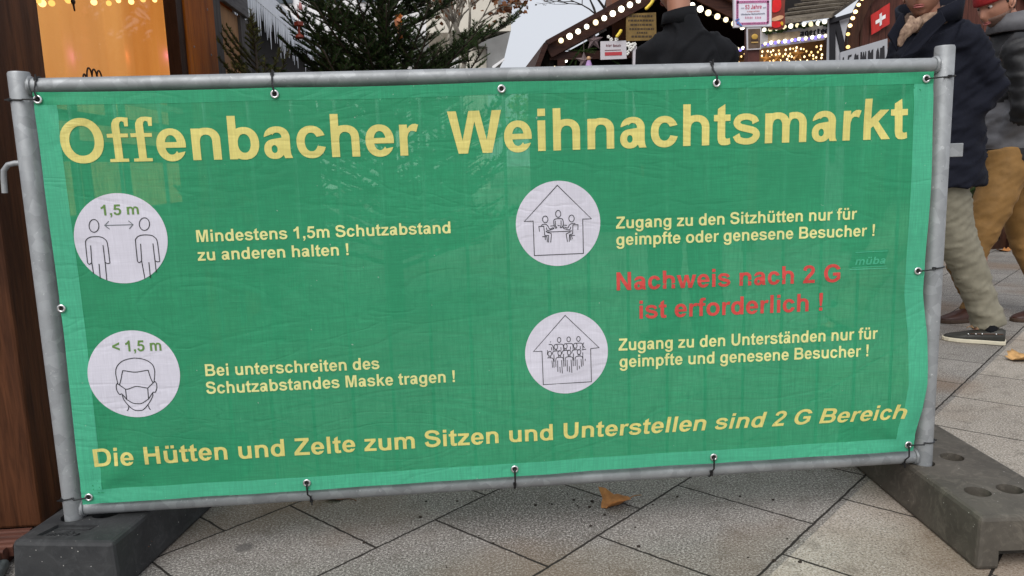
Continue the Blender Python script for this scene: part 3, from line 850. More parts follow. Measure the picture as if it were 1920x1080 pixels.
def sm(pts, k=5):                      # smooth a polyline
    P = np.array(pts, float)
    Q = np.vstack([2*P[0]-P[1], P, 2*P[-1]-P[-2]])
    o = []
    for i in range(1, len(Q)-2):
        for t in np.linspace(0, 1, k+1)[:-1]:
            p0, p1, p2, p3 = Q[i-1:i+3]
            o.append(tuple(.5*(2*p1+(p2-p0)*t+(2*p0-5*p1+4*p2-p3)*t*t+(3*p1-p0-3*p2+p3)*t**3)))
    return o+[tuple(P[-1])]
def disc(cx, cy, x0, x1, y0, y1):
    a, c = pl(x0, cy), pl(x1, cy)
    r = np.linalg.norm(c-a)/2
    mid = pl((x0+x1)/2, (y0+y1)/2)
    b = MB()
    vs = [bsurf(mid[0], mid[1], .0009)]
    fs = []
    n, k = 72, 10
    for j in range(1, k+1):
        for i in range(n):
            t = 2*math.pi*i/n
            vs.append(bsurf(mid[0]+r*j/k*math.cos(t), mid[1]+r*j/k*math.sin(t), .0009))
    fs += [(0, 1+i, 1+(i+1) % n) for i in range(n)]
    fs += [(1+(j-1)*n+i, 1+j*n+i, 1+j*n+(i+1) % n, 1+(j-1)*n+(i+1) % n) for j in range(1, k) for i in range(n)]
    b.add(vs, fs)
    return b.build('pictogram_disc', MT['disc'], banner, smooth=True)
d1 = disc(227, 447, 139, 315, 360, 535)
b1 = lambda dx, dy: [sm([(313+dx, 750+dy), (297+dx, 580+dy), (303+dx, 540+dy), (345+dx, 512+dy), (430+dx, 510+dy), (475+dx, 532+dy), (498+dx, 575+dy), (520+dx, 752+dy)]),
    sm([(313+dx, 750+dy), (330+dx, 764+dy), (352+dx, 748+dy)]), [(352+dx, 748+dy), (343+dx, 590+dy)], [(352+dx, 748+dy), (368+dx, 850+dy)],
    [(457+dx, 587+dy), (475+dx, 745+dy), (490+dx, 910+dy)], sm([(475+dx, 745+dy), (497+dx, 756+dy), (520+dx, 752+dy)]), [(419+dx, 760+dy), (430+dx, 897+dy)]]
fig2 = b1(461, -16)
fig2[3] = [(813, 732), (843, 900)]
fig2[4] = [(918, 571), (936, 729), (948, 838)]
fig2[6] = [(880, 744), (893, 888)]
disc_line(d1, [ell(376, 409, 45, 59), ell(840, 393, 47, 58)]+b1(0, 0)+fig2, 100, 340, 4.908)
disc_line(d1, [[(475, 405), (735, 398)], [(512, 367), (475, 405), (520, 440)], [(693, 362), (735, 398), (700, 437)]], 100, 340, 4.908, 'grey_ink', .0017)
d2 = disc(252, 701, 165, 338.5, 618, 785)
disc_line(d2, [sm([(383, 645), (362, 540), (375, 470), (430, 415), (520, 388), (590, 387), (670, 405), (735, 450), (757, 510), (758, 560), (752, 628)]),
    sm([(400, 655), (415, 600), (430, 525), (445, 513), (560, 527), (680, 508), (695, 520), (715, 580), (740, 632)]),
    sm([(460, 700), (383, 648), (368, 660), (370, 700), (385, 735), (405, 755), (425, 750), (473, 805)]),
    sm([(460, 700), (490, 698), (550, 675), (585, 672), (640, 680), (687, 688)]), [(460, 700), (473, 805)],
    sm([(473, 805), (530, 838), (580, 846), (630, 840), (697, 797)]), [(687, 688), (697, 797)],
    sm([(687, 688), (742, 635), (762, 622), (778, 645), (780, 690), (765, 728), (740, 732), (697, 797)]),
    sm([(428, 760), (445, 810), (500, 875), (550, 910), (590, 915), (640, 907), (690, 855), (735, 780), (740, 735)]),
    sm([(495, 870), (490, 900), (477, 920)]), sm([(692, 860), (705, 890), (717, 905)])], 150, 600, 5.4)
d3 = disc(1047, 419, 967.5, 1126, 337, 502)
disc_line(d3, [[(566, 147), (912, 487), (824, 490), (832, 838), (335, 860), (322, 510), (233, 515), (566, 147)],
    ell(576, 437, 26, 35), ell(445, 493, 27, 34), ell(711, 484, 27, 35),
    sm([(550, 585), (533, 545), (533, 500), (560, 487), (600, 485), (622, 495), (628, 545), (608, 580)]), sm([(546, 508), (548, 555), (562, 575), (550, 585)]), sm([(605, 505), (605, 550), (597, 575), (608, 580)]),
    [(497, 560), (535, 558)], [(625, 552), (665, 553)], [(570, 556), (592, 556)], sm([(458, 608), (475, 620), (690, 612), (705, 605)]),
    [(388, 617), (380, 567), (430, 562), (440, 655), (480, 657), (478, 727)], sm([(405, 555), (425, 543), (455, 545), (475, 565), (490, 590), (525, 578), (528, 588), (480, 605), (463, 600), (457, 575)]),
    sm([(463, 625), (500, 635), (507, 650), (500, 727)]), [(415, 668), (462, 668), (467, 725)], [(443, 668), (447, 703)],
    [(775, 600), (777, 547), (725, 548), (722, 640), (690, 650), (688, 720)], sm([(750, 535), (715, 535), (690, 550), (672, 580), (632, 570), (630, 583), (680, 598), (697, 590), (703, 570)]),
    sm([(700, 620), (660, 640), (660, 655), (670, 720)]), [(745, 655), (697, 658), (705, 705)], [(712, 660), (720, 693)]], 940, 320, 5.4, w=.0017)
d4 = disc(1063, 662, 985, 1140.5, 582, 742)
L4 = [[(538, 170), (883, 497), (797, 507), (806, 843), (317, 870), (303, 532), (218, 535), (538, 170)]]
for cx, cy in ((477, 418), (574, 412), (673, 408)):
    L4 += [ell(cx, cy, 18, 25, 16), sm([(cx-25, cy+43), (cx+28, cy+43), (cx+42, cy+58), (cx+46, cy+112)], 3), [(cx+18, cy+72), (cx+20, cy+105)]]
for cx, cy in ((444, 487), (541, 481), (641, 476)):
    L4 += [ell(cx, cy, 18, 25, 16), [(cx-8, cy+25), (cx-8, cy+40)], [(cx+8, cy+25), (cx+8, cy+40)], sm([(cx-36, cy+78), (cx-28, cy+50), (cx, cy+42), (cx+40, cy+44)], 3), [(cx-20, cy+78), (cx-17, cy+150)], [(cx+26, cy+80), (cx+30, cy+110)]]
L4 += [ell(737, 470, 18, 25, 10, 90, 250), [(705, 520), (752, 512)], [(717, 545), (720, 665)], [(360, 520), (358, 570)], [(385, 440), (395, 436)], sm([(372, 463), (400, 465), (418, 490), (420, 525)], 3), [(400, 490), (402, 525)], [(742, 610), (743, 630)]]
for k, (cx, cy) in enumerate(((382, 557), (482, 550), (578, 545), (679, 540))):
    L4 += [ell(cx, cy, 18, 25, 16), [(cx-9, cy+25), (cx-9, cy+42)], [(cx+9, cy+25), (cx+9, cy+42)]]
    if k:
        L4 += [sm([(cx-38, cy+140), (cx-38, cy+62), (cx-20, cy+45), (cx+20, cy+43), (cx+37, cy+60), (cx+43, cy+138)], 4), [(cx-20, cy+75), (cx-18, cy+(190 if k < 3 else 185))]]
        L4 += [[(cx+20, cy+72), (cx+28, cy+(205 if k < 3 else 150))], [(cx+3, cy+140), (cx+6, cy+(198 if k < 3 else 170))]]
    else:
        L4 += [sm([(cx-25, cy+42), (cx+20, cy+43), (cx+37, cy+60), (cx+43, cy+140)], 4), [(cx+22, cy+70), (cx+28, cy+140)]]
disc_line(d4, L4, 960, 560, 5.4, w=.0016)
def small_text(parent, text, p0, p1, h):
    V, Fc, w = layout(text)
    a, c = pl(*p0), pl(*p1)
    hh = np.linalg.norm(pl(p0[0], p0[1]-h)-a)/.716
    b = MB()
    b.add([bsurf((a+(c-a)*vx/w)[0], (a+(c-a)*vx/w)[1]+vy*hh, .0016) for vx, vy in V], Fc)
    b.build('figure_lettering', MT['olive'], parent)
small_text(d1, '1,5 m', (189, 404), (263, 401.5), 20)
small_text(d2, '< 1,5 m', (210, 660), (305, 657), 20.5)

# ------------------------------------------------------------------ cable ties
TIES = 'black cable ties holding the banner'
def tie(label, e, way, tail=None, knob=None):
    """a loop from an eyelet round a tube: way is 'up', 'down', 'left' or 'right'"""
    ex, ez = EYE[e]
    y0 = bsurf(ex, ez, .004)[1]
    zt, zb_ = ZB+HP, ZB
    if way in ('up', 'down'):
        zc = zt if way == 'up' else zb_
        s = 1 if way == 'up' else -1
        dx = tail if tail else 0
        x1 = ex+dx
        R_ = RR+.002
        pts = [(ex, y0+.004, ez), (ex, y0-.003, ez+s*.004), (ex+dx*.3, min(y0-.003, -R_-.0145), zc-s*RR*.9), (x1, -R_-.001, zc), (x1, -R_*.75, zc+s*R_*.68), (x1, 0, zc+s*R_), (x1, R_*.75, zc+s*R_*.68), (x1, R_, zc), (ex, .012, ez+s*.004), (ex, y0+.006, ez)]
    else:
        s = 1 if way == 'right' else -1
        xc = XR if way == 'right' else XL
        R_ = RP+.002
        dz = tail if tail else 0
        z1 = ez+dz
        pts = [(ex, y0+.004, ez), (ex+s*.005, y0-.003, ez), (xc-s*R_*.9, min(y0, -.018), ez+dz*.4), (xc-s*R_*.45, -R_*.9, ez+dz*.6), (xc, -R_, ez+dz*.75), (xc+s*R_*.7, -R_*.72, z1), (xc+s*R_, 0, z1), (xc+s*R_*.7, R_*.72, z1), (xc, R_, ez+dz*.6), (ex+s*.01, .012, ez), (ex, y0+.006, ez)]
    b = MB()
    P = sm(pts[3:8], 4)
    P = [np.array(q) for q in pts[:3]]+[np.array(q) for q in P]+[np.array(q) for q in pts[8:]]
    b.tube(P, [(.0017, .0022)]*len(P), 8)
    k = pts[knob if knob is not None else 4]
    b.obox(k, (.0036, 0, 0), (0, .003, 0), (0, 0, .0032))
    k2 = pts[(knob if knob is not None else 4)]
    b.obox((k2[0]+(.004*s if way in ('left', 'right') else .0015), k2[1]-.003, k2[2]+(.005*s if way in ('up', 'down') else .0)), (.0016 if way in ('up', 'down') else .005, 0, 0), (0, .001, 0), (0, 0, .005 if way in ('up', 'down') else .0016))
    o = b.build('cable_tie', MT['black_plastic'])
    o['label'] = label
    o['category'] = 'cable tie'
    o['group'] = TIES
    return o
tie('black cable tie from the top left eyelet up around the top rail', 0, 'up', -.012)
tie('black cable tie from the top left eyelet sideways around the left post', 0, 'left', .003, 5)
tie('black cable tie above the word Offenbacher, second along the top rail', 1, 'up', -.008)
tie('black cable tie above the word Weihnachtsmarkt looped over the top rail', 3, 'up', -.003)
tie('black cable tie from the top right eyelet around the right post', 4, 'right', .008, 4)
tie('black cable tie halfway down the right post beside the maker plate', 6, 'right', .004, 3)
tie('black cable tie from the bottom right eyelet sideways around the right post', 11, 'right', -.005, 6)
tie('black cable tie from the bottom right eyelet down around the bottom rail', 11, 'down', .004)
tie('black cable tie under the word Unterstellen at the bottom rail', 10, 'down', 0, 3)
tie('black cable tie under the word Sitzen at the middle of the bottom rail', 9, 'down', 0, 3)
tie('black cable tie under the words Zelte zum, first from left on the bottom rail', 8, 'down', .002)
tie('black cable tie from the bottom left eyelet around the left post', 7, 'left', -.012, 5)

# ------------------------------------------------------------------ rubber feet
def foot(name, label, m, cx, cy, rot, W_, Lg, H_, holes, notch_front, logo=None):
    """block with a bevelled rim, round post holes sunk into the top and a hand notch"""
    o = thing(name, (cx, cy, 0), label, 'ballast block', 'rubber feet of the fence')
    bm = bmesh.new()
    hw, hl = W_/2, Lg/2
    b = MB()
    # body outline in profile along its length (Y): notch under each end
    nw, nh = .13, .045
    prof = [(-hl, 0), (-hl, H_), (hl, H_), (hl, 0)]
    b.prism([(-hw, y, z) for y, z in prof], (W_, 0, 0))
    body = b.build('block', m, o, bevel=.010)
    body.location = (0, 0, 0)
    for k in range(len(body.data.vertices)):
        v = body.data.vertices[k].co
        v.x += cx
        v.y += cy
    # bevelled top rim: pull the top face in
    for v in body.data.vertices:
        if v.co.z > H_*.9:
            v.co.x *= .94
            v.co.y = v.co.y*.985
    def cut(q):
        c = q.build('cutter', m)
        c.location = (cx, cy, 0)
        bpy.context.view_layer.update()
        md = body.modifiers.new('holes', 'BOOLEAN')
        md.object = c
        md.operation = 'DIFFERENCE'
        md.solver = 'EXACT'
        dg = bpy.context.evaluated_depsgraph_get()
        me = bpy.data.meshes.new_from_object(body.evaluated_get(dg))
        body.modifiers.clear()
        body.data = me
        bpy.data.objects.remove(c)
    for hx, hy, hr in holes:
        q = MB()
        q.tube([(hx, hy, H_-.055), (hx, hy, H_+.02)], [hr*.86, hr], 32)
        cut(q)
    for ya, yb in ((-hl-.02, -hl+.07), (hl-.07, hl+.02)) if notch_front else ((hl-.07, hl+.02),):
        q = MB()
        q.box((-hw*.62, ya, -.02), (hw*.62, yb, nh))
        cut(q)
    if logo:
        x0_, x1_, y0_, y1_ = logo
        q = MB()
        q.prism([(x0_, y0_, H_-.007), (x1_-.015, y0_, H_-.007), (x1_, y1_, H_-.007), (x0_+.015, y1_, H_-.007)], (0, 0, .03))
        cut(q)
    if logo:
        V, Fc, w = layout('müba', .2)
        b = MB()
        sx = (x1_-x0_-.045)/w
        vs = [(x0_+.012+vx*sx+vy*.02, y0_+.006+vy*(y1_-y0_)*.62, H_-.0035) for vx, vy in V]
        n = len(vs)
        b.add(vs+[(x, y, H_-.0075) for x, y, z in vs], Fc)
        # raise each outline: side walls
        for t in Fc:
            for i in range(3):
                b.f.append((t[i], t[(i+1) % 3], t[(i+1) % 3]+n, t[i]+n))
                b.m.append(0)
        lt = b.build('raised_lettering', m)
        lt.parent = body
        b = MB()
        b.prism([(x0_+.022, y1_-.014, H_-.0075), (x1_-.016, y1_-.014, H_-.0075), (x1_-.011, y1_-.006, H_-.0075), (x0_+.026, y1_-.006, H_-.0075)], (0, 0, .004))
        lt = b.build('raised_bar', m)
        lt.parent = body
    o.rotation_euler = (0, 0, rot)
    return o
HB = .123
# right foot: post hole at its inner edge, pairs of spare holes in front
xr0, yr0 = at_z(1840, 1070, 0)[:2]
xr0 -= .012
rotr = math.atan2(.037, .558)*-1
LF, WF = .74, .255
cr, sr = math.cos(rotr), math.sin(rotr)
cxr = xr0+cr*WF/2-sr*LF/2
cyr = yr0+sr*WF/2+cr*LF/2
def loc_of(x, y, cx, cy, rot):
    dx, dy = x-cx, y-cy
    return dx*math.cos(rot)+dy*math.sin(rot), -dx*math.sin(rot)+dy*math.cos(rot)
hr = []
for q in ((1785, 857), (1833, 922), (1893, 917)):
    w_ = at_z(*q, HB)
    hr.append((*loc_of(w_[0], w_[1], cxr, cyr, rotr), .030))
hr.append((*loc_of(XR+.004, 0, cxr, cyr, rotr), .0275))
foot('ballast_block', 'worn brownish black rubber foot block under the right post, spare round holes on top', MT['rubber_warm'], cxr, cyr, rotr, WF, LF, HB, hr, True)
xl0, yl0 = at_z(265, 1078, 0)[:2]
a_ = at_z(395, 955, 0)
rotl = -math.atan2(a_[0]-xl0, a_[1]-yl0)
cl, sl_ = math.cos(rotl), math.sin(rotl)
yl0 = at_z(200, 1024, .118)[1]
xl0 = xl0-(a_[0]-xl0)/(a_[1]-at_z(265, 1078, 0)[1])*(at_z(265, 1078, 0)[1]-yl0)
cxl = xl0-cl*WF/2-sl_*LF/2
cyl = yl0-sl_*WF/2+cl*LF/2
hl_ = [(*loc_of(XL, 0, cxl, cyl, rotl), .033)]
w_ = at_z(195, 962, HB)
hl_.append((hl_[0][0]+.068, hl_[0][1]+.022, .036))
p0, p1 = at_z(85, 1003, HB), at_z(150, 985, HB)
lx, ly = loc_of(*at_z(68, 1004, HB)[:2], cxl, cyl, rotl)
rx_, ry_ = loc_of(*at_z(160, 1004, HB)[:2], cxl, cyl, rotl)
_, ty_ = loc_of(*at_z(150, 984, HB)[:2], cxl, cyl, rotl)
foot('ballast_block', 'black rubber foot block under the left post with a recessed lettered panel', MT['rubber'], cxl, cyl, rotl, WF, LF, HB, hl_, False, logo=(lx, rx_, min(ly, ry_), ty_))

# ------------------------------------------------------------------ leaves on the paving
def leaf_mesh(size, curl, seed):
    rnd = random.Random(seed)
    out = [(0, -.46), (.16, -.40), (.34, -.33), (.42, -.16), (.52, .04), (.44, .12), (.46, .30), (.30, .32), (.20, .40), (.06, .52), (-.06, .44), (-.20, .42), (-.34, .36), (-.42, .16), (-.50, .02), (-.42, -.18), (-.32, -.34), (-.14, -.42)]
    out = [(x*(1+rnd.uniform(-.12, .12)), y*(1+rnd.uniform(-.1, .1))) for x, y in out]
    vs, fs = [], []
    K = 5
    for j in range(K+1):
        for x, y in out:
            s = j/K
            xx, yy = x*s, y*s
            z = curl*(xx*xx*1.5+.45*max(0, yy)**2+.25*abs(yy*xx))+.05*math.sin(7*xx+3*yy+seed)*s*s*curl*2
            vs.append((xx*size, yy*size, z*size+.003))
    n = len(out)
    for j in range(K):
        for i in range(n):
            fs.append((j*n+i, j*n+(i+1) % n, (j+1)*n+(i+1) % n, (j+1)*n+i))
    return vs, fs
def leaf(label, px, py, size, rot, curl, col, seed, tilt=0):
    w = at_z(px, py, 0)
    vs, fs = leaf_mesh(size, curl, seed)
    R_ = Matrix.Rotation(rot, 3, 'Z') @ Matrix.Rotation(tilt, 3, 'X')
    vs = [R_ @ Vector(v) for v in vs]
    zm = min(v.z for v in vs)
    b = MB()
    b.add([(w[0]+v.x, w[1]+v.y, v.z-zm+.002) for v in vs], fs)
    st = [R_ @ Vector((.1*size*math.sin(k*1.1)*.6, (-.5-.16*k)*size, (.02+.04*k*(2-k)*.3)*size)) for k in range(4)]
    b.tube([(w[0]+v.x, w[1]+v.y, max(.002, v.z-zm+.002)) for v in st], [.0012, .0011, .001, .0013], 6)
    m = mat('dry_leaf', col, .7, var=.45, scale=45, bump=.4, bdist=.002)
    o = b.build('fallen_leaf', m, smooth=True)
    md = o.modifiers.new('thick', 'SOLIDIFY')
    md.thickness = .0006
    tag(o, label, 'leaf', 'fallen leaves on the paving')
    return o
leaf('curled orange brown leaf lying on the slabs below the middle of the banner', 1156, 948, .085, rad(112), 1.0, (.40, .17, .05), 3, rad(-8))
leaf('pale orange leaf on the beige paving below the boat shoe', 1912, 676, .11, rad(80), .6, (.50, .29, .11), 5)
leaf('dark brown leaf half hidden beneath the bottom rail', 632, 933, .07, rad(60), .7, (.16, .07, .035), 8)
leaf('small rusty leaf leaning on the left rubber foot', 289, 1044, .05, rad(-30), 1.6, (.36, .14, .04), 11, rad(50))
leaf('orange leaf beside the black rubbish bag', 1882, 471, .13, rad(20), .5, (.45, .19, .06), 15)
rnd = random.Random(4)
cr_ = MB()
for q in [(1035, 946), (1083, 949), (1110, 941), (1112, 943), (1224, 947), (1064, 927), (1270, 932), (1030, 945), (1085, 953), (1078, 901), (1075, 903)]+[(rnd.uniform(640, 1560), rnd.uniform(925, 1075)) for _ in range(26)]:
    w = at_z(*q, 0)
    r = rnd.uniform(.0012, .0042)
    cr_.ball((w[0], w[1], r*.6), (r*1.3, r, r*.7), 7, 5)
tag(cr_.build('soil_crumbs', mat('dark_soil', (.025, .018, .013), .9)), 'scattered dark soil crumbs on the slabs below the banner', 'soil', kind='stuff')
# ------------------------------------------------------------------ wooden hut on the left
MT['plank'] = wood('brown_stained_planks', (.105, .046, .030), (.048, .023, .016), 'Z', 9, .5, .19, 'Y')
MT['post_wood'] = wood('reddish_brown_timber', (.135, .050, .021), (.052, .020, .010), 'Z', 8, .5)
MT['dark_wood'] = wood('dark_brown_door_wood', (.050, .020, .011), (.022, .010, .006), 'Z', 10, .5)
MT['orange_wood'] = wood('orange_glazed_timber', (.46, .125, .006), (.26, .055, .004), 'Z', 9, .6)  # saturated orange carries the warm light falling on this timber
MT['ply'] = mat('plywood_sheet', (.50, .25, .10), .7, var=.35, scale=9, stretch=(1, 1, .35))
MT['greywood'] = wood('weathered_grey_board', (.21, .20, .20), (.12, .11, .115), 'Y', 7, .7)
MT['grey_post'] = wood('weathered_grey_post', (.16, .145, .14), (.08, .07, .068), 'Z', 9, .7)
MT['steel'] = mat('dull_steel', (.30, .29, .28), .35, .8, var=.3, scale=30)
XW = -1.38
hut = thing('market_hut', (XW-.7, 1.9, 0), 'brown wooden market hut with a glowing orange window beside the left fence post', 'market hut')
WY0, WY1, WZ0, WZ1 = .69, 2.045, .80, 2.25
b = MB()
b.box((XW-.05, .55, .05), (XW, WY0, 2.7))
b.box((XW-.05, WY0, .05), (XW, WY1+.085, WZ0))
b.box((XW-.05, WY0, WZ1), (XW, WY1+.085, 2.7))
b.box((XW-1.7, .60, .05), (XW-.055, .65, 2.7))
b.box((XW-1.7, 3.3, .05), (XW-.055, 3.35, 2.7))
b.box((XW-1.75, .655, .05), (XW-1.705, 3.295, 2.7))
b.build('wall', MT['plank'], hut, bevel=.004)
q = at_z(78, 988, .045)
YPF = q[1]
b = MB()
b.box((q[0]-.30, YPF, .045), (q[0], .433, 2.7))
b.build('corner_post', MT['post_wood'], hut, bevel=.008)
b = MB()
b.box((XW-.02, .435, .19), (XW+.012, .60, 2.6))
door = b.build('door', MT['dark_wood'], hut, bevel=.004)
q = at_x(37, 408, XW+.012)
b = MB()
b.box((XW+.0125, q[1]-.017, q[2]-.060), (XW+.0165, q[1]+.017, q[2]+.062))
b.ball((XW+.019, q[1], q[2]+.018), (.012, .010, .010), 12, 8)
b.tube([(XW+.0165, q[1], q[2]-.02), (XW+.021, q[1], q[2]-.02)], .009, 16)
for dz in (-.05, .052):
    b.ball((XW+.0165, q[1], q[2]+dz), (.003, .004, .004), 8, 6)
b.build('lock_plate', MT['steel'], door, smooth=True, angle=35)
q = at_x(55, 507, XW+.012)
b = MB()
b.box((XW+.0125, q[1]-.016, q[2]-.026), (XW+.016, q[1]+.020, q[2]+.026))
b.tube([(XW+.024, q[1], q[2]-.024), (XW+.024, q[1], q[2]+.024)], .007, 12)
b.box((XW+.016, q[1]-.01, q[2]-.012), (XW+.030, q[1]+.018, q[2]-.004))
b.build('latch', MT['steel'], door, smooth=True, angle=35)
b = MB()
b.prism([(XW+.004, .435, .048), (XW+.004, .95, .048), (XW+.004, .95, .10), (XW+.004, .435, .17)], (.028, 0, 0))
b.build('base_board', MT['post_wood'], hut, bevel=.004)
# window with a rail and bars in its lower half
b = MB()
fr = .03
o4 = [(WY0+.002, WZ0+.002), (WY1+.080, WZ0+.002), (WY1+.080, WZ1-.002), (WY0+.002, WZ1-.002)]
i4 = [(WY0+.030, WZ0+.0025), (WY1-.012, WZ0+.0025), (WY1-.012, WZ1-.03), (WY0+.030, WZ1-.03)]
b.add([(x, y, z) for x in (XW-.045, XW+.012) for y, z in o4+i4],
      [(k, (k+1) % 4, (k+1) % 4+4, k+4) for k in range(4)]+[(k+8, k+12, (k+1) % 4+12, (k+1) % 4+8) for k in range(4)]
      +[(k, k+8, (k+1) % 4+8, (k+1) % 4) for k in range(4)]+[(k+4, (k+1) % 4+4, (k+1) % 4+12, k+12) for k in range(4)])
win = b.build('window', MT['dark_wood'], hut, bevel=.003)
b = MB()
for z0_, z1_ in ((1.118, 1.152), (.985, 1.055)):
    b.box((XW-.03, WY0+.031, z0_), (XW-.004, WY1-.013, z1_))
def ypx(x, y):
    return at_x(x, y, XW)[1]
for x, y, w_, z0_, z1_ in ((146, 205, .02, 1.153, 1.25), (216, 205, .05, 1.153, 1.26), (236, 205, .015, 1.153, 1.26), (328, 205, .03, 1.153, 1.28),
                       (157, 360, .018, .803, .984), (176, 360, .028, .803, .984), (251, 360, .012, .803, .984), (330, 245, .02, 1.056, 1.117), (150, 245, .012, 1.056, 1.117)):
    yc = ypx(x, y)
    b.box((XW-.028, yc-w_/2, z0_), (XW-.006, yc+w_/2, z1_))
b.build('window_bars', MT['dark_wood'], win)
b = MB()
b.box((XW-.040, WY0+.031, 1.215), (XW-.002, WY1-.013, 1.238))
b.build('inner_sill', mat('cream_sill', (.62, .50, .33), .5), win)
# glowing sheet stands in for the lamplit room behind
mlit, nt = newmat('lit_curtain')
P_ = pos(nt, (1, 1, .35))
n_a = tex(nt, P_, 2.6, 4, .5)
st_ = tex(nt, pos(nt, (1, 1, .04)), 5, 3, .5)
c = mixrgb(nt, ramp(nt, n_a, .3, .7), (.66, .235, .040), (.84, .37, .085))
c = mixrgb(nt, ramp(nt, st_, .42, .62, 0, .45), c, (.52, .175, .028))
e = nd(nt, 'ShaderNodeEmission')
e.inputs[1].default_value = .48
nt.links.new(c, e.inputs[0])
df = nd(nt, 'ShaderNodeBsdfDiffuse')
df.inputs[0].default_value = (.45, .28, .14, 1)
ad = nd(nt, 'ShaderNodeAddShader')
nt.links.new(e.outputs[0], ad.inputs[0])
nt.links.new(df.outputs[0], ad.inputs[1])
o_ = nd(nt, 'ShaderNodeOutputMaterial')
nt.links.new(ad.outputs[0], o_.inputs[0])
b = MB()
ny = 60
vs = []
for i in range(ny+1):
    y = .66+(3.28-.66)*i/ny
    x = XW-.25+.012*math.sin(y*19)+.008*math.sin(y*41+1)
    vs += [(x, y, .1), (x, y, 2.6)]
b.add(vs, [(2*i, 2*i+2, 2*i+3, 2*i+1) for i in range(ny)])
o = b.build('lit_curtain', mlit, hut, smooth=True)
md = o.modifiers.new('thick', 'SOLIDIFY')
md.thickness = .004
mg, nt = newmat('window_glass')
tr = nd(nt, 'ShaderNodeBsdfTransparent')
gl = nd(nt, 'ShaderNodeBsdfGlossy')
gl.inputs['Roughness'].default_value = .02
mx = nd(nt, 'ShaderNodeMixShader')
mx.inputs[0].default_value = .06
nt.links.new(tr.outputs[0], mx.inputs[1])
nt.links.new(gl.outputs[0], mx.inputs[2])
o_ = nd(nt, 'ShaderNodeOutputMaterial')
nt.links.new(mx.outputs[0], o_.inputs[0])
MT['glass'] = mg
b = MB()
b.box((XW-.050, WY0+.031, WZ0+.003), (XW-.046, WY1-.013, WZ1-.003))
b.build('pane', MT['glass'], win)
def inside_lamp(x, y, X, col, e):
    q = at_x(x, y, X)
    l = bpy.data.lights.new('coloured_lamp', 'POINT')
    l.energy = e
    l.color = col
    l.shadow_soft_size = .02
    o = bpy.data.objects.new('coloured_lamp', l)
    COL.objects.link(o)
    o.location = tuple(q)
inside_lamp(150, 105, XW-.222, (.75, .25, 1), .035)
inside_lamp(322, 103, XW-.222, (.75, .25, 1), .05)
inside_lamp(250, 105, XW-.215, (1, .30, .22), .03)
MT['bulb_warm'] = emit('warm_bulb', (1, .80, .48), 3.2)
MT['bulb_gold'] = emit('golden_bulb', (1, .62, .20), 1.9)
MT['bulb_amber'] = emit('amber_bulb', (1, .50, .08), 1.5)
MT['cable'] = mat('dark_cable', (.02, .02, .018), .6)
def light_string(label, pts, r, m, group=None, sag=.0, cable=True, stretch=1.0, cat='light string'):
    o = thing('light_string', pts[0], label, cat, group)
    b = MB()
    if cable and len(pts) > 1:
        b.tube([(p[0], p[1]+r*.6, p[2]) for p in pts], r*.22, 6)
        b.build('cable', MT['cable'], o)
    rb = random.Random(len(label)*7)
    for p in pts:
        b = MB()
        k = r*rb.uniform(.84, 1.12)
        b.ball(p, (k, k, k*stretch), 12, 9)
        b.build('bulb', m if rb.random() < .7 else dim(m), o, smooth=True)
        if cable:
            b = MB()
            b.tube([(p[0], p[1]+r*.5, p[2]), (p[0], p[1]+r*1.5, p[2])], r*.5, 8)
            b.build('socket', MT['cable'], o)
    return o
DIM = {}
def dim(m):
    if m.name not in DIM:
        c = m.copy()
        c.name = m.name+'_weaker'
        for q in c.node_tree.nodes:
            if q.type == 'EMISSION':
                q.inputs[1].default_value *= .55
                k = q.inputs[0].default_value
                q.inputs[0].default_value = (k[0], k[1]*.9, k[2]*.7, 1)
        DIM[m.name] = c
    return DIM[m.name]
light_string('row of golden bulbs inside the orange hut window', [at_x(x, y, XW-.16) for x, y in ((72, 1), (79, 6), (97, 6), (128, 0), (176, 4), (204, 6), (222, 1), (246, 3), (268, -1), (290, 0))], .012, MT['bulb_gold'], cable=False)  # glowing spheres added for bulb reflections in the glass
# wrought pendant and the wrought lantern top in the window
MT['iron'] = mat('dark_wrought_iron', (.035, .02, .014), .5, .4)
q0, q1 = at_x(137, 3, XW+.02), at_x(140, 21, XW+.02)
b = MB()
b.tube([(q0[0], q0[1], q0[2]+.75), tuple(q0)], .0015, 6)
b.ball(q0, (.007, .009, .010), 12, 8)
b.tube([(q0[0], q0[1], q0[2]-.006), tuple(q1)], [.004, .0025], 8)
tag(b.build('key_pendant', MT['iron'], smooth=True), 'small dark metal pendant hanging before the orange window', 'pendant')
q = at_x(178, 149, XW-.021)
b = MB()
for k in range(-2, 3):
    yk = q[1]+k*.040
    h = .034 if abs(k) < 2 else .022
    pts = [(q[0], yk+h*.62*math.cos(t), 1.2415+h*(1+math.sin(t))*1.1) for t in np.linspace(-.6, 3.9, 14)]
    b.tube(pts, .003, 8)
b.tube([(q[0], q[1]-.11, 1.243), (q[0], q[1]+.11, 1.243)], .004, 8)
tag(b.build('wrought_ornament', MT['iron'], smooth=True), 'row of dark curled iron scrolls on the sill of the orange window', 'ornament')
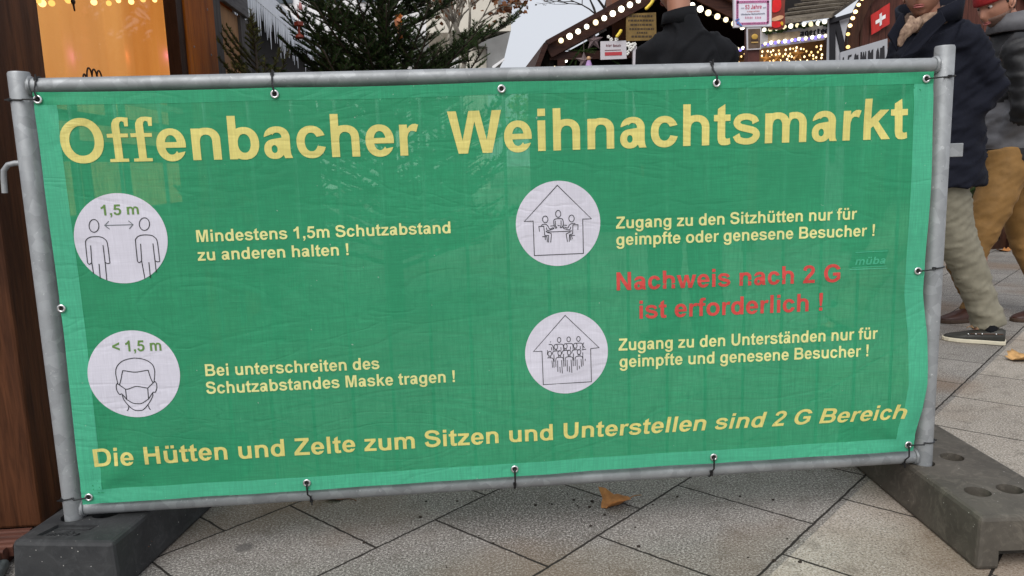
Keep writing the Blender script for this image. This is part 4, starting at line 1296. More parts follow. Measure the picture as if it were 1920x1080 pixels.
# posts and boards right of the window
def wall_box(nm, m, y0, y1, z0, z1, x1=XW, t=.05, bev=.004):
    b = MB()
    b.box((x1-t, y0, z0), (x1, y1, z1))
    return b.build(nm, m, hut, bevel=bev)
wall_box('corner_board', MT['orange_wood'], WY1+.088, 2.62, .05, 2.7, XW+.02, .07)
wall_box('grey_batten', MT['grey_post'], 2.625, 2.80, .05, 2.7, XW+.008)
wall_box('plywood_panel', MT['ply'], 2.803, 3.20, .05, 1.88, XW-.004)
wall_box('fascia_board', MT['greywood'], 2.803, 3.33, 1.884, 2.5, XW+.035, .03)
wall_box('end_post', MT['grey_post'], 3.205, 3.40, .05, 1.882, XW+.012, .09)
for yy in (2.22, 2.5):
    for zz in (1.78, 1.55):
        b = MB()
        b.ball((XW+.021, yy, zz), (.003, .006, .006), 8, 5)
        b.build('screw', MT['steel'], hut, smooth=True)
b = MB()
b.prism([(XW+.18, .3, 2.62), (XW-.85, .3, 3.3), (XW-1.95, .3, 2.62), (XW-1.95, .3, 2.68), (XW-.85, .3, 3.37), (XW+.18, .3, 2.68)], (0, 3.2, 0))
b.build('roof', MT['dark_wood'], hut)
# decking at its foot
dk = thing('deck_board', (-1.6, .2, 0), 'reddish brown ribbed deck board at the foot of the hut', 'decking')
q = at_z(58, 1004, .05)
MT['deck'] = wood('red_brown_decking', (.15, .062, .042), (.075, .030, .022), 'X', 9, .6)
b = MB()
x1 = q[0]
y1 = YPF-.002
x1 = q[0]-.02
for k in range(7):
    ya = y1-.026*(k+1)
    b.prism([(x1-.9, ya, .022), (x1-.9, ya+.021, .022), (x1-.9, ya+.021, .046), (x1-.9, ya+.017, .05), (x1-.9, ya+.004, .05), (x1-.9, ya, .046)], (.9+.01*math.sin(k), 0, 0))
b.box((x1-.9, y1-.182, .0), (x1-.02, y1, .0215))
b.build('ribbed_board', MT['deck'], dk)
b = MB()
q = at_z(8, 1062, .015)
b.tube([(q[0]-.5, q[1]+.05, .016), (q[0], q[1], .016), (q[0]+.03, q[1]-.12, .016), (q[0]-.02, q[1]-.4, .016)], .015, 12)
tag(b.build('cable_hose', mat('grey_green_hose', (.10, .12, .12), .5), smooth=True), 'grey green hose on the ground beside the ribbed deck board', 'hose')

# ------------------------------------------------------------------ dark hut with icicle fringe
MT['tar'] = mat('blackened_boards', (.012, .010, .010), .8, var=.4, scale=8, stretch=(1, 1, .1))
MT['snow'] = mat('white_snow_trim', (.86, .90, .97), .6, var=.08)
XE = -1.6
h2 = thing('icicle_hut', (XE-1, 6, 0), 'dark hut with white icicle fringe along its eaves behind the fir', 'market hut')
b = MB()
b.box((XE-1.8, 3.95, 0), (XE-.16, 8.2, 2.55))
b.build('wall', MT['tar'], h2)  # near-black colour stands in for the shaded interior under the eave
b = MB()
za = 2.30
b.prism([(XE-.02, 3.9, za), (XE-1.1, 3.9, za+.85), (XE-2.1, 3.9, za), (XE-2.1, 3.9, za+.09), (XE-1.1, 3.9, za+.95), (XE-.02, 3.9, za+.09)], (0, 4.5, 0))
b.build('roof', MT['snow'], h2)
b = MB()
rnd = random.Random(3)
b.box((XE-.012, 3.9, za-.03), (XE+.012, 8.4, za+.12))
y = 3.93
while y < 8.35:
    L = rnd.choice((.12, .2, .3, .38, .26))*rnd.uniform(.8, 1.15)
    w_ = rnd.uniform(.022, .035)
    b.tube([(XE, y, za-.02), (XE, y+.002, za-.02-L*.4), (XE, y, za-.02-L)], [(.012, w_), (.008, w_*.5), (.002, .002)], 8, ref=np.array([1.0, 0, 0]))
    y += rnd.uniform(.05, .085)
b.build('icicle_fringe', MT['snow'], h2)
# ------------------------------------------------------------------ far buildings
MT['facade'] = mat('white_render', (.78, .77, .78), .8, var=.06, scale=1.5)
MT['cream'] = mat('cream_render', (.62, .58, .50), .8, var=.08, scale=1.2)
MT['concrete'] = mat('grey_concrete', (.19, .19, .185), .8, var=.15, scale=2)
MT['win_dark'] = mat('far_window_glass', (.09, .11, .13), .2, var=.2)
MT['win_blue'] = mat('bluish_window_glass', (.20, .26, .34), .15, var=.2)
ob_ = thing('office_building', (-5, 42, 0), 'long white office building far behind the fir trees', 'building')
xl_, xr_ = at(380, 100, 40)[0], at(868, 100, 40)[0]
b = MB()
b.box((xl_, 40, 0), (xr_, 50, 17))
b.build('wall', MT['facade'], ob_)
for zz in (3.0, 6.2, 9.4, 12.6):
    xx = xl_+.8
    while xx < xr_-1.6:
        b = MB()
        b.box((xx, 39.9, zz), (xx+1.5, 39.99, zz+1.5))
        b.build('window', MT['win_dark'] if zz != 6.2 else MT['concrete'], ob_)
        xx += 2.4
tw = thing('tower_building', (1.5, 33, 0), 'cream tower with a sloping grey soffit left of the gap of sky', 'building')
def T_(x, y, Y=30):
    return at(x, y, Y)
b = MB()
b.prism([T_(800, 62), T_(958, 58), T_(962, -160), T_(790, -160)], (0, 7, 0))
b.prism([(T_(862, 100)[0], 30.4, 0), (T_(912, 100)[0], 30.4, 0), T_(912, 66)+np.array([0, .4, 0]), T_(862, 66)+np.array([0, .4, 0])], (0, 5, 0))
b.build('wall', MT['cream'], tw)
b = MB()
b.prism([T_(886, 84, 29.8), T_(957.5, 59, 29.8), T_(945, 111, 29.8), T_(924, 128, 29.8), T_(914, 131, 29.8), T_(914, 88, 29.8)], (0, 6, 0))
b.build('soffit', MT['concrete'], tw)
b = MB()
b.prism([T_(924, 130, 29.6), T_(946, 112, 29.6), T_(946, 108, 29.6), T_(923, 124, 29.6)], (0, .2, 0))
b.build('parapet', MT['facade'], tw)
b = MB()
b.prism([T_(934, 17, 29.9), T_(960, 17, 29.9), T_(961, -30, 29.9), T_(934, -30, 29.9)], (0, .09, 0))
f = b.build('window', MT['concrete'], tw)
b = MB()
b.prism([T_(940, 13, 29.85), T_(955, 13, 29.85), T_(955, -27, 29.85), T_(940, -27, 29.85)], (0, .045, 0))
b.build('pane', MT['win_blue'], f)
b = MB()
b.prism([T_(912.5, 135, 30.2), T_(914.5, 135, 30.2), T_(914.5, 88, 30.2), T_(912.5, 88, 30.2)], (0, .1, 0))
b.build('downpipe', MT['win_dark'], tw)  # dark strip painted for the shade in the narrow slit

# ------------------------------------------------------------------ trees
def needle_mat(name, c1, c2):
    m, nt = newmat(name)
    g = nd(nt, 'ShaderNodeNewGeometry')
    n = tex(nt, g.outputs['Position'], 7, 3, .6)
    c = mixrgb(nt, ramp(nt, n, .35, .65), c1, c2)
    rr_ = mixrgb(nt, ramp(nt, g.outputs['Random Per Island'], 0, 1, 0, .5), c, tuple(x*1.7 for x in c2))
    b = principled(nt, rr_, .6, 0, None, spec=.15)
    return m
MT['needles'] = needle_mat('dark_fir_needles', (.010, .024, .008), (.030, .054, .014))
MT['needles2'] = needle_mat('olive_fir_needles', (.035, .045, .012), (.085, .085, .022))  # yellowish green carries the hut's warm light on these needles
MT['bark'] = mat('fir_bark', (.045, .034, .024), .85, var=.4, scale=30)
def needles_along(b, P, dens, ln, rnd, flat=.6):
    for i in range(len(P)-1):
        a, c = np.array(P[i]), np.array(P[i+1])
        d = c-a
        L = np.linalg.norm(d)
        d = d/(L+1e-9)
        s = np.cross(d, (0, 0, 1))
        s /= np.linalg.norm(s)+1e-9
        u = np.cross(s, d)
        for k in range(max(1, int(L*dens))):
            t = rnd.random()
            o = a+(c-a)*t
            ang = rnd.uniform(-.25, math.pi+.25)
            side = s*math.cos(ang)+u*(math.sin(ang)*flat+.1)
            l_ = ln*rnd.uniform(.7, 1.15)
            tip = o+(side*.85+d*.55)*l_
            w_ = np.cross(side, d)*.0022+d*.0022
            b.add([o-w_, o+w_, tip], [(0, 1, 2)])
def fir(name, label, base, H, R0, mneed, seed, nb, dens=330, ln=.024, tilt=.35, extra=()):
    rnd = random.Random(seed)
    o = thing(name, base, label, 'fir tree')
    t = MB()
    t.tube([(base[0], base[1], 0), (base[0]+.01, base[1], H*.5), (base[0], base[1]+.01, H)], [.045*H/2.5, .03*H/2.5, .004], 10)
    n = MB()
    specs = []
    for k in range(nb):
        z = H*(.10+.88*(k+rnd.random()*.6)/nb)
        L = R0*(1-z/H)**.8*rnd.uniform(.8, 1.15)+.06
        specs.append((z, rnd.uniform(0, 2*math.pi)+k*2.4, L, tilt+rnd.uniform(-.12, .15)+.35*(z/H)))
    specs += list(extra)
    for z, a, L, up in specs:
        pts = []
        for j in range(7):
            s = j/6
            r = L*s
            pts.append(np.array((base[0]+math.cos(a)*r, base[1]+math.sin(a)*r, z+r*math.tan(up)*(.75+.35*s)-.12*r*s*(1-s))))
        t.tube(pts, [.010*(1-.8*j/6)*L/.6+.0015 for j in range(7)], 6)
        needles_along(n, pts[1:], dens, ln, rnd)
        m_ = int(6+L*17)
        for q in range(m_):
            s = .18+.8*q/m_
            k = min(5, int(s*6))
            o0 = pts[k]+(pts[k+1]-pts[k])*(s*6-k)
            d = pts[k+1]-pts[k]
            d /= np.linalg.norm(d)
            sd_ = np.cross(d, (0, 0, 1))
            sd_ /= np.linalg.norm(sd_)
            sg = 1 if q % 2 else -1
            ll = L*(.50*(1-s)+.10)*rnd.uniform(.8, 1.2)
            dr = d*.75+sd_*sg*.8+np.array((0, 0, rnd.uniform(-.05, .25)))
            dr /= np.linalg.norm(dr)
            tp = [o0, o0+dr*ll*.5, o0+dr*ll+np.array((0, 0, .02*ll))]
            t.tube(tp, [.004, .003, .0015], 5)
            needles_along(n, tp, dens, ln, rnd)
            if ll > .13:
                for sg2 in (-1, 1):
                    o1 = o0+dr*ll*.45
                    d2 = dr*.8+np.cross(dr, (0, 0, 1))*sg2*.7
                    tp2 = [o1, o1+d2*ll*.22, o1+d2*ll*.42]
                    t.tube(tp2, [.003, .002, .001], 4)
                    needles_along(n, tp2, dens, ln, rnd)
    t.build('trunk', MT['bark'], o, smooth=True)
    n.build('crown', mneed, o)
    return o
# the long branch to the right and the low ones to the left are placed one by one
fir('fir_tree', 'large dark fir tree behind the middle of the top rail', (-.50, 3.0, 0), 3.0, .86, MT['needles'], 11, 108, dens=640,
    extra=((1.42, .0, .84, .42), (1.36, .15, .62, .5), (1.30, 3.3, .60, .55), (1.28, 3.0, .72, .35), (1.33, 4.6, .5, .5), (1.3, 2.2, .6, .45), (1.25, 5.4, .55, .5), (1.35, 4.0, .5, .45), (1.45, 5.0, .5, .4)))
fir('fir_tree', 'small olive green fir tree beside the plywood panel of the hut', (-1.12, 2.45, 0), 1.66, .46, MT['needles2'], 5, 44, dens=650, ln=.022, tilt=.55)

def twig_tree(name, label, base, H, seed, spread, mb, ml, leafn, leafs, depth=5, cat='tree', r0=.11, group=None, lean=(0, 0), first=.34, taper=.58, second=.26, kids=(2, 3, 3)):
    rnd = random.Random(seed)
    o = thing(name, base, label, cat, group)
    t, lf = MB(), MB()
    def grow(p, d, L, r, k, root=False):
        pts = [p]
        q = p
        dd = d
        for _ in range(3):
            dd = dd+np.array([rnd.uniform(-.16, .16) for _ in range(3)])
            dd /= np.linalg.norm(dd)
            q = q+dd*L/3
            pts.append(q)
        t.tube(pts, [r, r*.88, r*.76, r*.62], 6 if k > 1 else 4)
        if k <= 2:
            for _ in range(leafn if k == 0 else leafn//2):
                c = pts[rnd.randint(1, 3)]+np.array([rnd.gauss(0, leafs*1.2) for _ in range(3)])
                a = np.array([rnd.gauss(0, 1) for _ in range(3)])
                a /= np.linalg.norm(a)
                e_ = np.cross(a, [rnd.gauss(0, 1) for _ in range(3)])
                e_ /= np.linalg.norm(e_)
                s = leafs*rnd.uniform(.5, 1.1)
                lf.add([c-a*s, c-e_*s*.6, c+a*s, c+e_*s*.7+np.cross(a, e_)*s*.3], [(0, 1, 2), (0, 2, 3)])
        if k == 0:
            return
        for c in range(rnd.choice(kids)):
            nd_ = dd+np.array([rnd.uniform(-1, 1)*spread for _ in range(2)]+[rnd.uniform(-.25, .5)*spread])
            nd_ /= np.linalg.norm(nd_)
            grow(pts[3 if root else rnd.choice((2, 3, 3))], nd_, (H*second if root else L)*rnd.uniform(.62, .82), r*taper, k-1)
    grow(np.array(base, float), np.array((lean[0], lean[1], 1.0)), H*first, r0, depth, True)
    t.build('trunk', mb, o, smooth=True)
    lf.build('crown', ml, o)
    return o
MT['plane_bark'] = mat('pale_plane_bark', (.30, .27, .22), .8, var=.4, scale=6)
MT['twig_bark'] = mat('dark_twig_bark', (.06, .05, .045), .8, var=.3, scale=8)
MT['rust_leaf'] = mat('rusty_autumn_leaf', (.22, .085, .03), .7, var=.5, scale=2)
MT['dark_leaf'] = mat('withered_dark_leaf', (.10, .075, .06), .7, var=.4, scale=2)
MT['yellow_leaf'] = mat('yellow_green_leaf', (.34, .30, .06), .7, var=.4, scale=2)
twig_tree('plane_tree', 'pale barked tree with rusty autumn leaves before the cream tower', (at(872, 300, 12)[0], 12, 0), 5.2, 21, .62, MT['plane_bark'], MT['rust_leaf'], 5, .06, 6)
twig_tree('bare_tree', 'bare twiggy tree rising behind the gabled stall', (at(1135, 300, 17)[0], 17, 0), 6.8, 8, 1.0, MT['twig_bark'], MT['dark_leaf'], 1, .03, 6, r0=.05, first=.57, taper=.62, second=.19, kids=(3, 4))
twig_tree('bare_tree', 'bare pale tree between the gabled stall and the framed sign', (at(1345, 300, 15)[0], 15, 0), 8.0, 31, .6, MT['plane_bark'], MT['dark_leaf'], 1, .03, 6, first=.45, kids=(3, 3, 4))
twig_tree('yellow_tree', 'yellow leaved tree top at the foot of the cream tower', (at(948, 300, 27)[0], 27, 0), 4.2, 14, .6, MT['plane_bark'], MT['yellow_leaf'], 8, .09, 4, r0=.07)

# ornaments in the firs
MT['red_wood'] = mat('red_painted_wood', (.22, .035, .018), .5, var=.2)
MT['wood_toy'] = mat('turned_wood', (.20, .12, .07), .5, var=.3)
q = at(560, 45, 2.45)
pm = px_per_m(560, 45, 2.45)
b = MB()
c = np.array(q)
b.tube([c+(0, 0, .10), c+(0, 0, .012)], .0012, 6)
b.tube([c+(0, 0, .014), c+(0, 0, .010), c+(0, 0, -.008), c+(0, 0, -.012)], [.012, .024, .024, .014], 4)
b.tube([c+(0, 0, -.012), c+(0, 0, -.05)], [.006, .006], 10)
b.tube([c+(0, 0, -.048), c+(0, 0, -.058), c+(0, 0, -.068), c+(0, 0, -.074)], [.006, .020, .023, .014], 16)
tag(b.build('tree_ornament', [MT['red_wood']], smooth=True, angle=40), 'red and brown wooden bell ornament hanging left of the large fir', 'ornament', 'ornaments hanging in the fir')
MT['ribbon'] = mat('orange_ribbon', (.45, .13, .02), .4, var=.4, scale=20)
b = MB()
for (xa, ya), (xb, yb) in (((742, 33), (752, 28)), ((752, 28), (746, 40)), ((742, 36), (748, 56)), ((748, 56), (752, 72)), ((744, 40), (754, 44))):
    a, c = at(xa, ya, 2.62), at(xb, yb, 2.60)
    b.bar(a, c, .022, .003, up=(.2, 1, .1))
tag(b.build('tree_ornament', MT['ribbon']), 'crumpled orange ribbon caught in the right side of the large fir', 'ornament', 'ornaments hanging in the fir')
b = MB()
q = at(563, 10, 2.5)
b.tube([q+(0, 0, .05), q+(0, 0, .012)], .001, 6)
b.tube([q+(0, 0, .014), q+(0, 0, .0), q+(0, 0, -.02), q+(0, 0, -.024)], [.004, .009, .012, .006], 12)
tag(b.build('tree_ornament', mat('pink_ornament', (.55, .26, .26), .5), smooth=True), 'small pink bell hanging above the wooden bell ornament', 'ornament', 'ornaments hanging in the fir')

# ------------------------------------------------------------------ gabled stall in the middle
MT['stall'] = wood('dark_red_brown_boards', (.060, .024, .017), (.030, .013, .010), 'X', 8, .55)
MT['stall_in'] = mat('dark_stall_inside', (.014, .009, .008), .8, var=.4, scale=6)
MT['bulb_white'] = emit('white_bulb', (1, .90, .70), 2.6)
MT['white_card'] = mat('white_card', (.55, .52, .55), .6, var=.06)
MT['red_card'] = mat('red_print_band', (.45, .04, .05), .6, var=.1)
MT['dark_red'] = mat('dark_red_lettering', (.13, .02, .03), .6)
MT['paper_star'] = mat('mauve_paper_star', (.14, .10, .105), .6, var=.3, scale=20)
YS = 8.3
st_ = thing('market_stall', (2.83, YS+1.4, 0), 'dark brown gabled market stall edged with round white bulbs', 'market stall')
AP = np.array((2.83, YS, 3.24))
LE, RE = np.array((1.17, YS, 2.41)), np.array((4.49, YS, 2.41))
LL, RL = np.array((1.03, YS, 2.08)), np.array((4.63, YS, 2.08))
dv = np.array((0, .05, 0))
def board(b, a, c, w_, t=.05, Y=0):
    a, c = np.array(a), np.array(c)
    d = c-a
    d /= np.linalg.norm(d)
    nn = np.array((-d[2], 0, d[0]))
    if nn[2] > 0:
        nn = -nn
    b.prism([a, c, c+nn*w_, a+nn*w_], (0, t, 0))
b = MB()
board(b, LE+(-.03, -.06, 0), AP+(0, -.06, .012), .17)
board(b, RE+(.03, -.06, 0), AP+(0, -.062, .012), .17)
b.build('bargeboard', MT['stall'], st_, bevel=.005)
b = MB()
dep = np.array((0, 3.0, 0))
for a, c in ((LL, LE), (LE, AP), (AP, RE), (RE, RL)):
    d = c-a
    nn = np.array((-d[2], 0, d[0]))
    nn /= np.linalg.norm(nn)
    b.prism([a+(0, -.13, 0), c+(0, -.13, 0), c+nn*.06+(0, -.13, 0), a+nn*.06+(0, -.13, 0)], dep)
b.build('roof', MT['stall'], st_)
b = MB()
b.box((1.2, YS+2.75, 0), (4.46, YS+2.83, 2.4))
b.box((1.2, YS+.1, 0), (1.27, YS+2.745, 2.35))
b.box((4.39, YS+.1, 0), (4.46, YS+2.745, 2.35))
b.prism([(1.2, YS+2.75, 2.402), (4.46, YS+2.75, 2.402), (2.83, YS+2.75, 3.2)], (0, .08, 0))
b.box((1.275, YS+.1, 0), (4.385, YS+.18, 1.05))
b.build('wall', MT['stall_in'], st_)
b = MB()
b.box((1.15, YS-.15, 1.055), (4.5, YS+.5, 1.10))
b.build('counter', MT['stall'], st_)
b = MB()
for x in (1.3, 4.3):
    b.box((x, YS, 1.102), (x+.1, YS+.1, 2.5))
b.box((1.2, YS+.005, 2.24), (4.46, YS+.06, 2.34))
b.build('frame', MT['stall'], st_)
chim = MB()
q0, q1 = at(1147, 25, 9.6), at(1188, -40, 9.6)
chim.box((q0[0], 9.6, q0[2]-.4), (q1[0], 10.0, q1[2]))
chim.build('chimney', mat('orange_brown_cladding', (.21, .085, .045), .6, var=.2), st_)
YB_ = YS-.10
light_string('string of round white bulbs climbing the left slope of the gabled stall', [at(x, y, YB_) for x, y in ((1052, 76), (1068, 68), (1084, 59), (1100, 50), (1117, 42), (1133, 34), (1149, 25.5), (1165, 17), (1181, 9), (1197, 1), (1213, -8), (1229, -17))], .036, MT['bulb_white'], 'bulb strings on the gabled stall')
light_string('string of round white bulbs down the right slope of the gabled stall', [at(x, y, YB_) for x, y in ((1298, 10), (1313, 17), (1328, 24), (1345, 31), (1361, 37), (1377, 44), (1392, 51), (1408, 58), (1424, 66))], .036, MT['bulb_white'], 'bulb strings on the gabled stall')
light_string('short string of smaller bulbs under the left eave of the gabled stall', [at(x, y, YS+.4) for x, y in ((1018, 136), (1029, 131), (1039, 126.5), (1050, 120), (1061, 114), (1070, 108))], .026, MT['bulb_white'], 'bulb strings on the gabled stall')
def star(label, x, y, Y, rpx, m, group):
    c = at(x, y, Y)
    r = rpx/px_per_m(x, y, Y)
    b = MB()
    pts = []
    for k in range(10):
        a = math.pi/2+k*math.pi/5
        q = r if k % 2 == 0 else r*.42
        pts.append((c[0]+q*math.cos(a), c[1], c[2]+q*math.sin(a)))
    vs = pts+[(c[0], c[1]-r*.28, c[2]), (c[0], c[1]+r*.28, c[2])]
    fs = [(k, (k+1) % 10, 10) for k in range(10)]+[((k+1) % 10, k, 11) for k in range(10)]
    b.add(vs, fs)
    b.tube([(c[0], c[1], c[2]+r), (c[0], c[1], c[2]+r*2.2)], .003, 5)
    o = b.build('paper_star', m)
    return tag(o, label, 'star', group)
star('large mauve paper star hanging under the left slope of the gabled stall', 1113, 76, YS-.02, 19, MT['paper_star'], 'paper stars in the stalls')
star('mauve paper star hanging lower, partly behind the rail, in the gabled stall', 1095, 114, YS-.05, 17, MT['paper_star'], 'paper stars in the stalls')
def flat_sign(name, label, cat, px4, Y, m, t=.02, group=None):
    o = thing(name, at(*px4[0], Y), label, cat, group)
    b = MB()
    b.prism([at(x, y, Y) for x, y in px4], (0, t, 0))
    b.build('board', m, o)
    return o
def sign_text(o, text, p0, p1, h, Y, m, dy=.004, name='lettering'):
    V, Fc, w = layout(text)
    a, c = at(*p0, Y), at(*p1, Y)
    u = at(p0[0], p0[1]-h, Y)-a
    b = MB()
    b.add([a+(c-a)*vx/w+u*vy/.716+(0, -dy, 0) for vx, vy in V], Fc)
    return b.build(name, m, o)
def sign_quad(o, name, px4, Y, m, dy=.004, t=.003):
    b = MB()
    b.prism([at(x, y, Y)+(0, -dy, 0) for x, y in px4], (0, t, 0))
    return b.build(name, m, o)
s = flat_sign('price_sign', 'white card sign with dark red heading and red band in the gabled stall', 'sign', ((1126, 112), (1175, 110), (1174, 76), (1126, 77.5)), YS-.12, MT['white_card'])
for k, (xa, xb) in enumerate(((1136, 1147), (1149, 1164))):
    sign_text(s, 'hier' if k == 0 else 'Besuch', (xa, 88), (xb, 87.5), 5, YS-.12, MT['dark_red'])
sign_quad(s, 'red_band', ((1134, 104.5), (1166, 103.5), (1166, 97), (1134, 98)), YS-.12, MT['red_card'])
sign_quad(s, 'text_line', ((1134, 95), (1164, 94), (1164, 93), (1134, 94)), YS-.12, MT['dark_red'])
MT['parch'] = mat('yellowed_parchment', (.20, .125, .035), .7, var=.3, scale=12)
s = flat_sign('menu_board', 'yellow brown menu board hanging left of the man in black', 'sign', ((1174, 77), (1231, 75), (1230, 23), (1174, 26)), YS-.04, MT['parch'])
MT['brown_ink'] = mat('brown_lettering', (.05, .03, .015), .7)
for k, (y, xa, xb) in enumerate(((32, 1180, 1224), (40, 1178, 1226), (48, 1182, 1222), (56, 1180, 1226), (63, 1194, 1215), (70, 1184, 1222))):
    rr_ = random.Random(k)
    x = xa
    while x < xb:
        w_ = rr_.uniform(2, 6)
        sign_quad(s, 'text_line', ((x, y), (min(x+w_, xb), y-.1), (min(x+w_, xb), y-3.4), (x, y-3.3)), YS-.04, MT['brown_ink'])
        x += w_+1.4
MT['gold'] = mat('golden_garland', (.75, .55, .06), .35, var=.2)
for lab, pts in (('golden bead garland hanging at the gable top of the stall', ((1226, -4), (1222, 5), (1217, 11), (1212, 16))), ('short golden bead garland above the white card sign', ((1164, 58), (1161, 63), (1157, 68)))):
    b = MB()
    P = sm([at(x, y, YS-.16) for x, y in pts], 6)
    for p in P:
        b.ball(p, .021, 8, 6)
    tag(b.build('bead_garland', MT['gold'], smooth=True), lab, 'garland', 'golden garlands on the gabled stall')
b = MB()
q0, q1 = at(1187, 130, YS-.1), at(1194, 86, YS-.1)
b.box((q0[0], q0[1], 1.102), (q1[0], q0[1]+.05, q1[2]))
tag(b.build('white_post', MT['white_card']), 'narrow white upright standing on the counter of the gabled stall', 'post')
b = MB()
MT['flower'] = mat('white_ornament', (.75, .74, .70), .4)
for x, y, r in ((1178, 84, .035), (1186, 86, .04), (1182, 92, .03), (1190, 83, .025), (1176, 99, .03), (1141, 69, .02), (1146, 74, .024), (1156, 74, .025)):
    c = at(x, y, YS-.11)
    for k in range(5):
        a = k*1.256
        b.ball((c[0]+r*.6*math.cos(a), c[1], c[2]+r*.6*math.sin(a)), (r*.5, r*.3, r*.5), 8, 5)
tag(b.build('shell_garland', MT['flower'], smooth=True), 'garland of white and yellow flowers around the white card sign', 'garland')
fd = thing('small_figure', at(1104, 126, YS-.1), 'tiny doll in a lilac dress standing among the ornaments', 'figure')
c = at(1104, 118, YS-.1)
b = MB()
b.tube([c+(0, 0, -.07), c+(0, 0, -.02), c+(0, 0, .03)], [.045, .04, .022], 12)
b.build('dress', mat('lilac_cloth', (.45, .28, .55), .7), fd, smooth=True, angle=50)
b = MB()
b.ball(c+(0, 0, .055), .028, 12, 8)
b.build('head', mat('doll_skin', (.55, .33, .18), .6), fd, smooth=True)
b = MB()
b.box(tuple(c+(-.06, -.04, -.14)), tuple(c+(.09, .04, -.072)))
tag(b.build('wooden_box', MT['wood_toy']), 'small brown wooden box under the lilac doll', 'box')
# fir sprigs hung in the stall
def sprig(label, x, y, Y, Lm, seed, n=9, m='needles'):
    rnd = random.Random(seed)
    b = MB()
    c = at(x, y, Y)
    for k in range(n):
        d = np.array((rnd.uniform(-1, 1), rnd.uniform(-.5, .3), rnd.uniform(-1, .6)))
        d /= np.linalg.norm(d)
        P = [c, c+d*Lm*.5, c+d*Lm]
        b.tube(P, [.006, .004, .002], 5)
        needles_along(b, P, 420, .03, rnd, .9)
    o = b.build('fir_sprig', MT[m])
    return tag(o, label, 'fir sprig')
sprig('dark fir sprig hung under the left eave of the gabled stall', 1086, 95, YS-.0, .22, 2)
sprig('fir sprig hanging below the white card sign', 1163, 122, YS-.08, .14, 3, 6)

# ------------------------------------------------------------------ post with the framed sign and the burger picture
YP = 5.6
po = thing('sign_post', at(1414, 300, YP), 'dark red wooden post carrying a framed sign and a burger picture', 'post')
q0, q1 = at(1402, 125, YP), at(1426, 20, YP)
b = MB()
b.box((q0[0], YP, 0), (q1[0], YP+.10, 2.55))
b.build('shaft', mat('dark_red_post', (.085, .022, .016), .6, var=.2), po, bevel=.006)
s = flat_sign('framed_sign', 'white sign with pink scalloped border reading 53 Jahre on the red post', 'sign', ((1375.5, 52), (1447, 50), (1447, -12), (1375, -10)), YP-.03, MT['white_card'])
MT['paper'] = mat('white_paper', (.72, .71, .80), .6, var=.04)
sign_quad(s, 'paper', ((1377, 50.5), (1445.5, 48.5), (1445.5, -10), (1376.5, -8)), YP-.03, MT['paper'], .003, .002)
MT['pink'] = mat('pink_border', (.62, .22, .42), .6, var=.3, scale=40)
b = MB()
bd = [(1382.5, y) for y in np.linspace(44, 2, 14)]+[(x, 4+(-1.5)*(x-1382)/58) for x in np.linspace(1384, 1440, 18)]+[(1440, y) for y in np.linspace(4, 42, 13)]+[(x, 45-1.8*(x-1382)/58) for x in np.linspace(1438, 1384, 18)]
for k, (x, y) in enumerate(bd):
    c = at(x, y, YP-.035)
    b.tube([c+(0, .001, 0), c+(0, -.002, 0)], [.0125, .0125], 10)
b.build('scalloped_border', MT['pink'], s)
sign_text(s, '53 Jahre', (1396.5, 17.5), (1428, 16.3), 8, YP-.03, mat('pink_red_lettering', (.55, .06, .14), .6), .006)
sign_text(s, 'in Folge auf dem'.replace('F', 'f'), (1400, 23), (1424, 22.3), 2.8, YP-.03, mat('red_lettering', (.5, .1, .12), .6), .006)
sign_text(s, 'Offenbacher Weihnachtsmarkt', (1389, 28.8), (1434, 27), 3.1, YP-.03, mat('slate_lettering', (.10, .11, .18), .6), .006)
b = MB()
for k, x in enumerate((1397, 1400, 1403, 1406, 1409, 1416, 1419, 1422, 1425)):
    c = at(x+1, 33, YP-.036)
    b.box((c[0]-.004, c[1]-.001, c[2]-.009), (c[0]+.003, c[1], c[2]+.009))
b.build('text_line', mat('faded_pink_lettering', (.6, .18, .3), .6), s)
for xa, y in ((1389, 15), (1430, 14)):
    sign_text(s, 'seit', (xa, y+2), (xa+6, y+1.8), 3, YP-.03, mat('grey_lettering', (.25, .25, .32), .6), .006)
b = MB()
for dx, dy, r in ((0, 0, .016), (-3, -5, .011), (4, 3, .012), (1, -7, .009), (6, 5, .01)):
    c = at(1384+dx, 43+dy, YP-.040)
    b.ball(c, (r, .004, r*.9), 10, 6)
b.build('blue_bow', mat('blue_print', (.10, .20, .50), .5), s)
s = flat_sign('burger_picture', 'white framed picture of a burger below the framed sign', 'picture', ((1401, 93.5), (1427, 92.5), (1427.5, 50.5), (1400, 52)), YP-.025, MT['white_card'])
sign_quad(s, 'photo', ((1403, 91), (1425, 90), (1425.5, 53.5), (1402.5, 54.5)), YP-.025, mat('brown_photo', (.12, .075, .05), .5, var=.5, scale=14), .003, .002)
b = MB()
c = at(1415, 75, YP-.032)
b.ball(c+(0, 0, .030), (.032, .006, .026), 16, 8)
b.build('bun', mat('bun_print', (.55, .33, .06), .5), s, smooth=True)
b = MB()
for dz, m_ in ((.0, 0), (-.022, 1)):
    b.box(tuple(c+(-.033, -.005, dz-.006)), tuple(c+(.033, .002, dz+.006)), m_)
b.build('filling', [mat('patty_print', (.06, .03, .02), .5), mat('lower_bun_print', (.48, .30, .10), .5)], s)
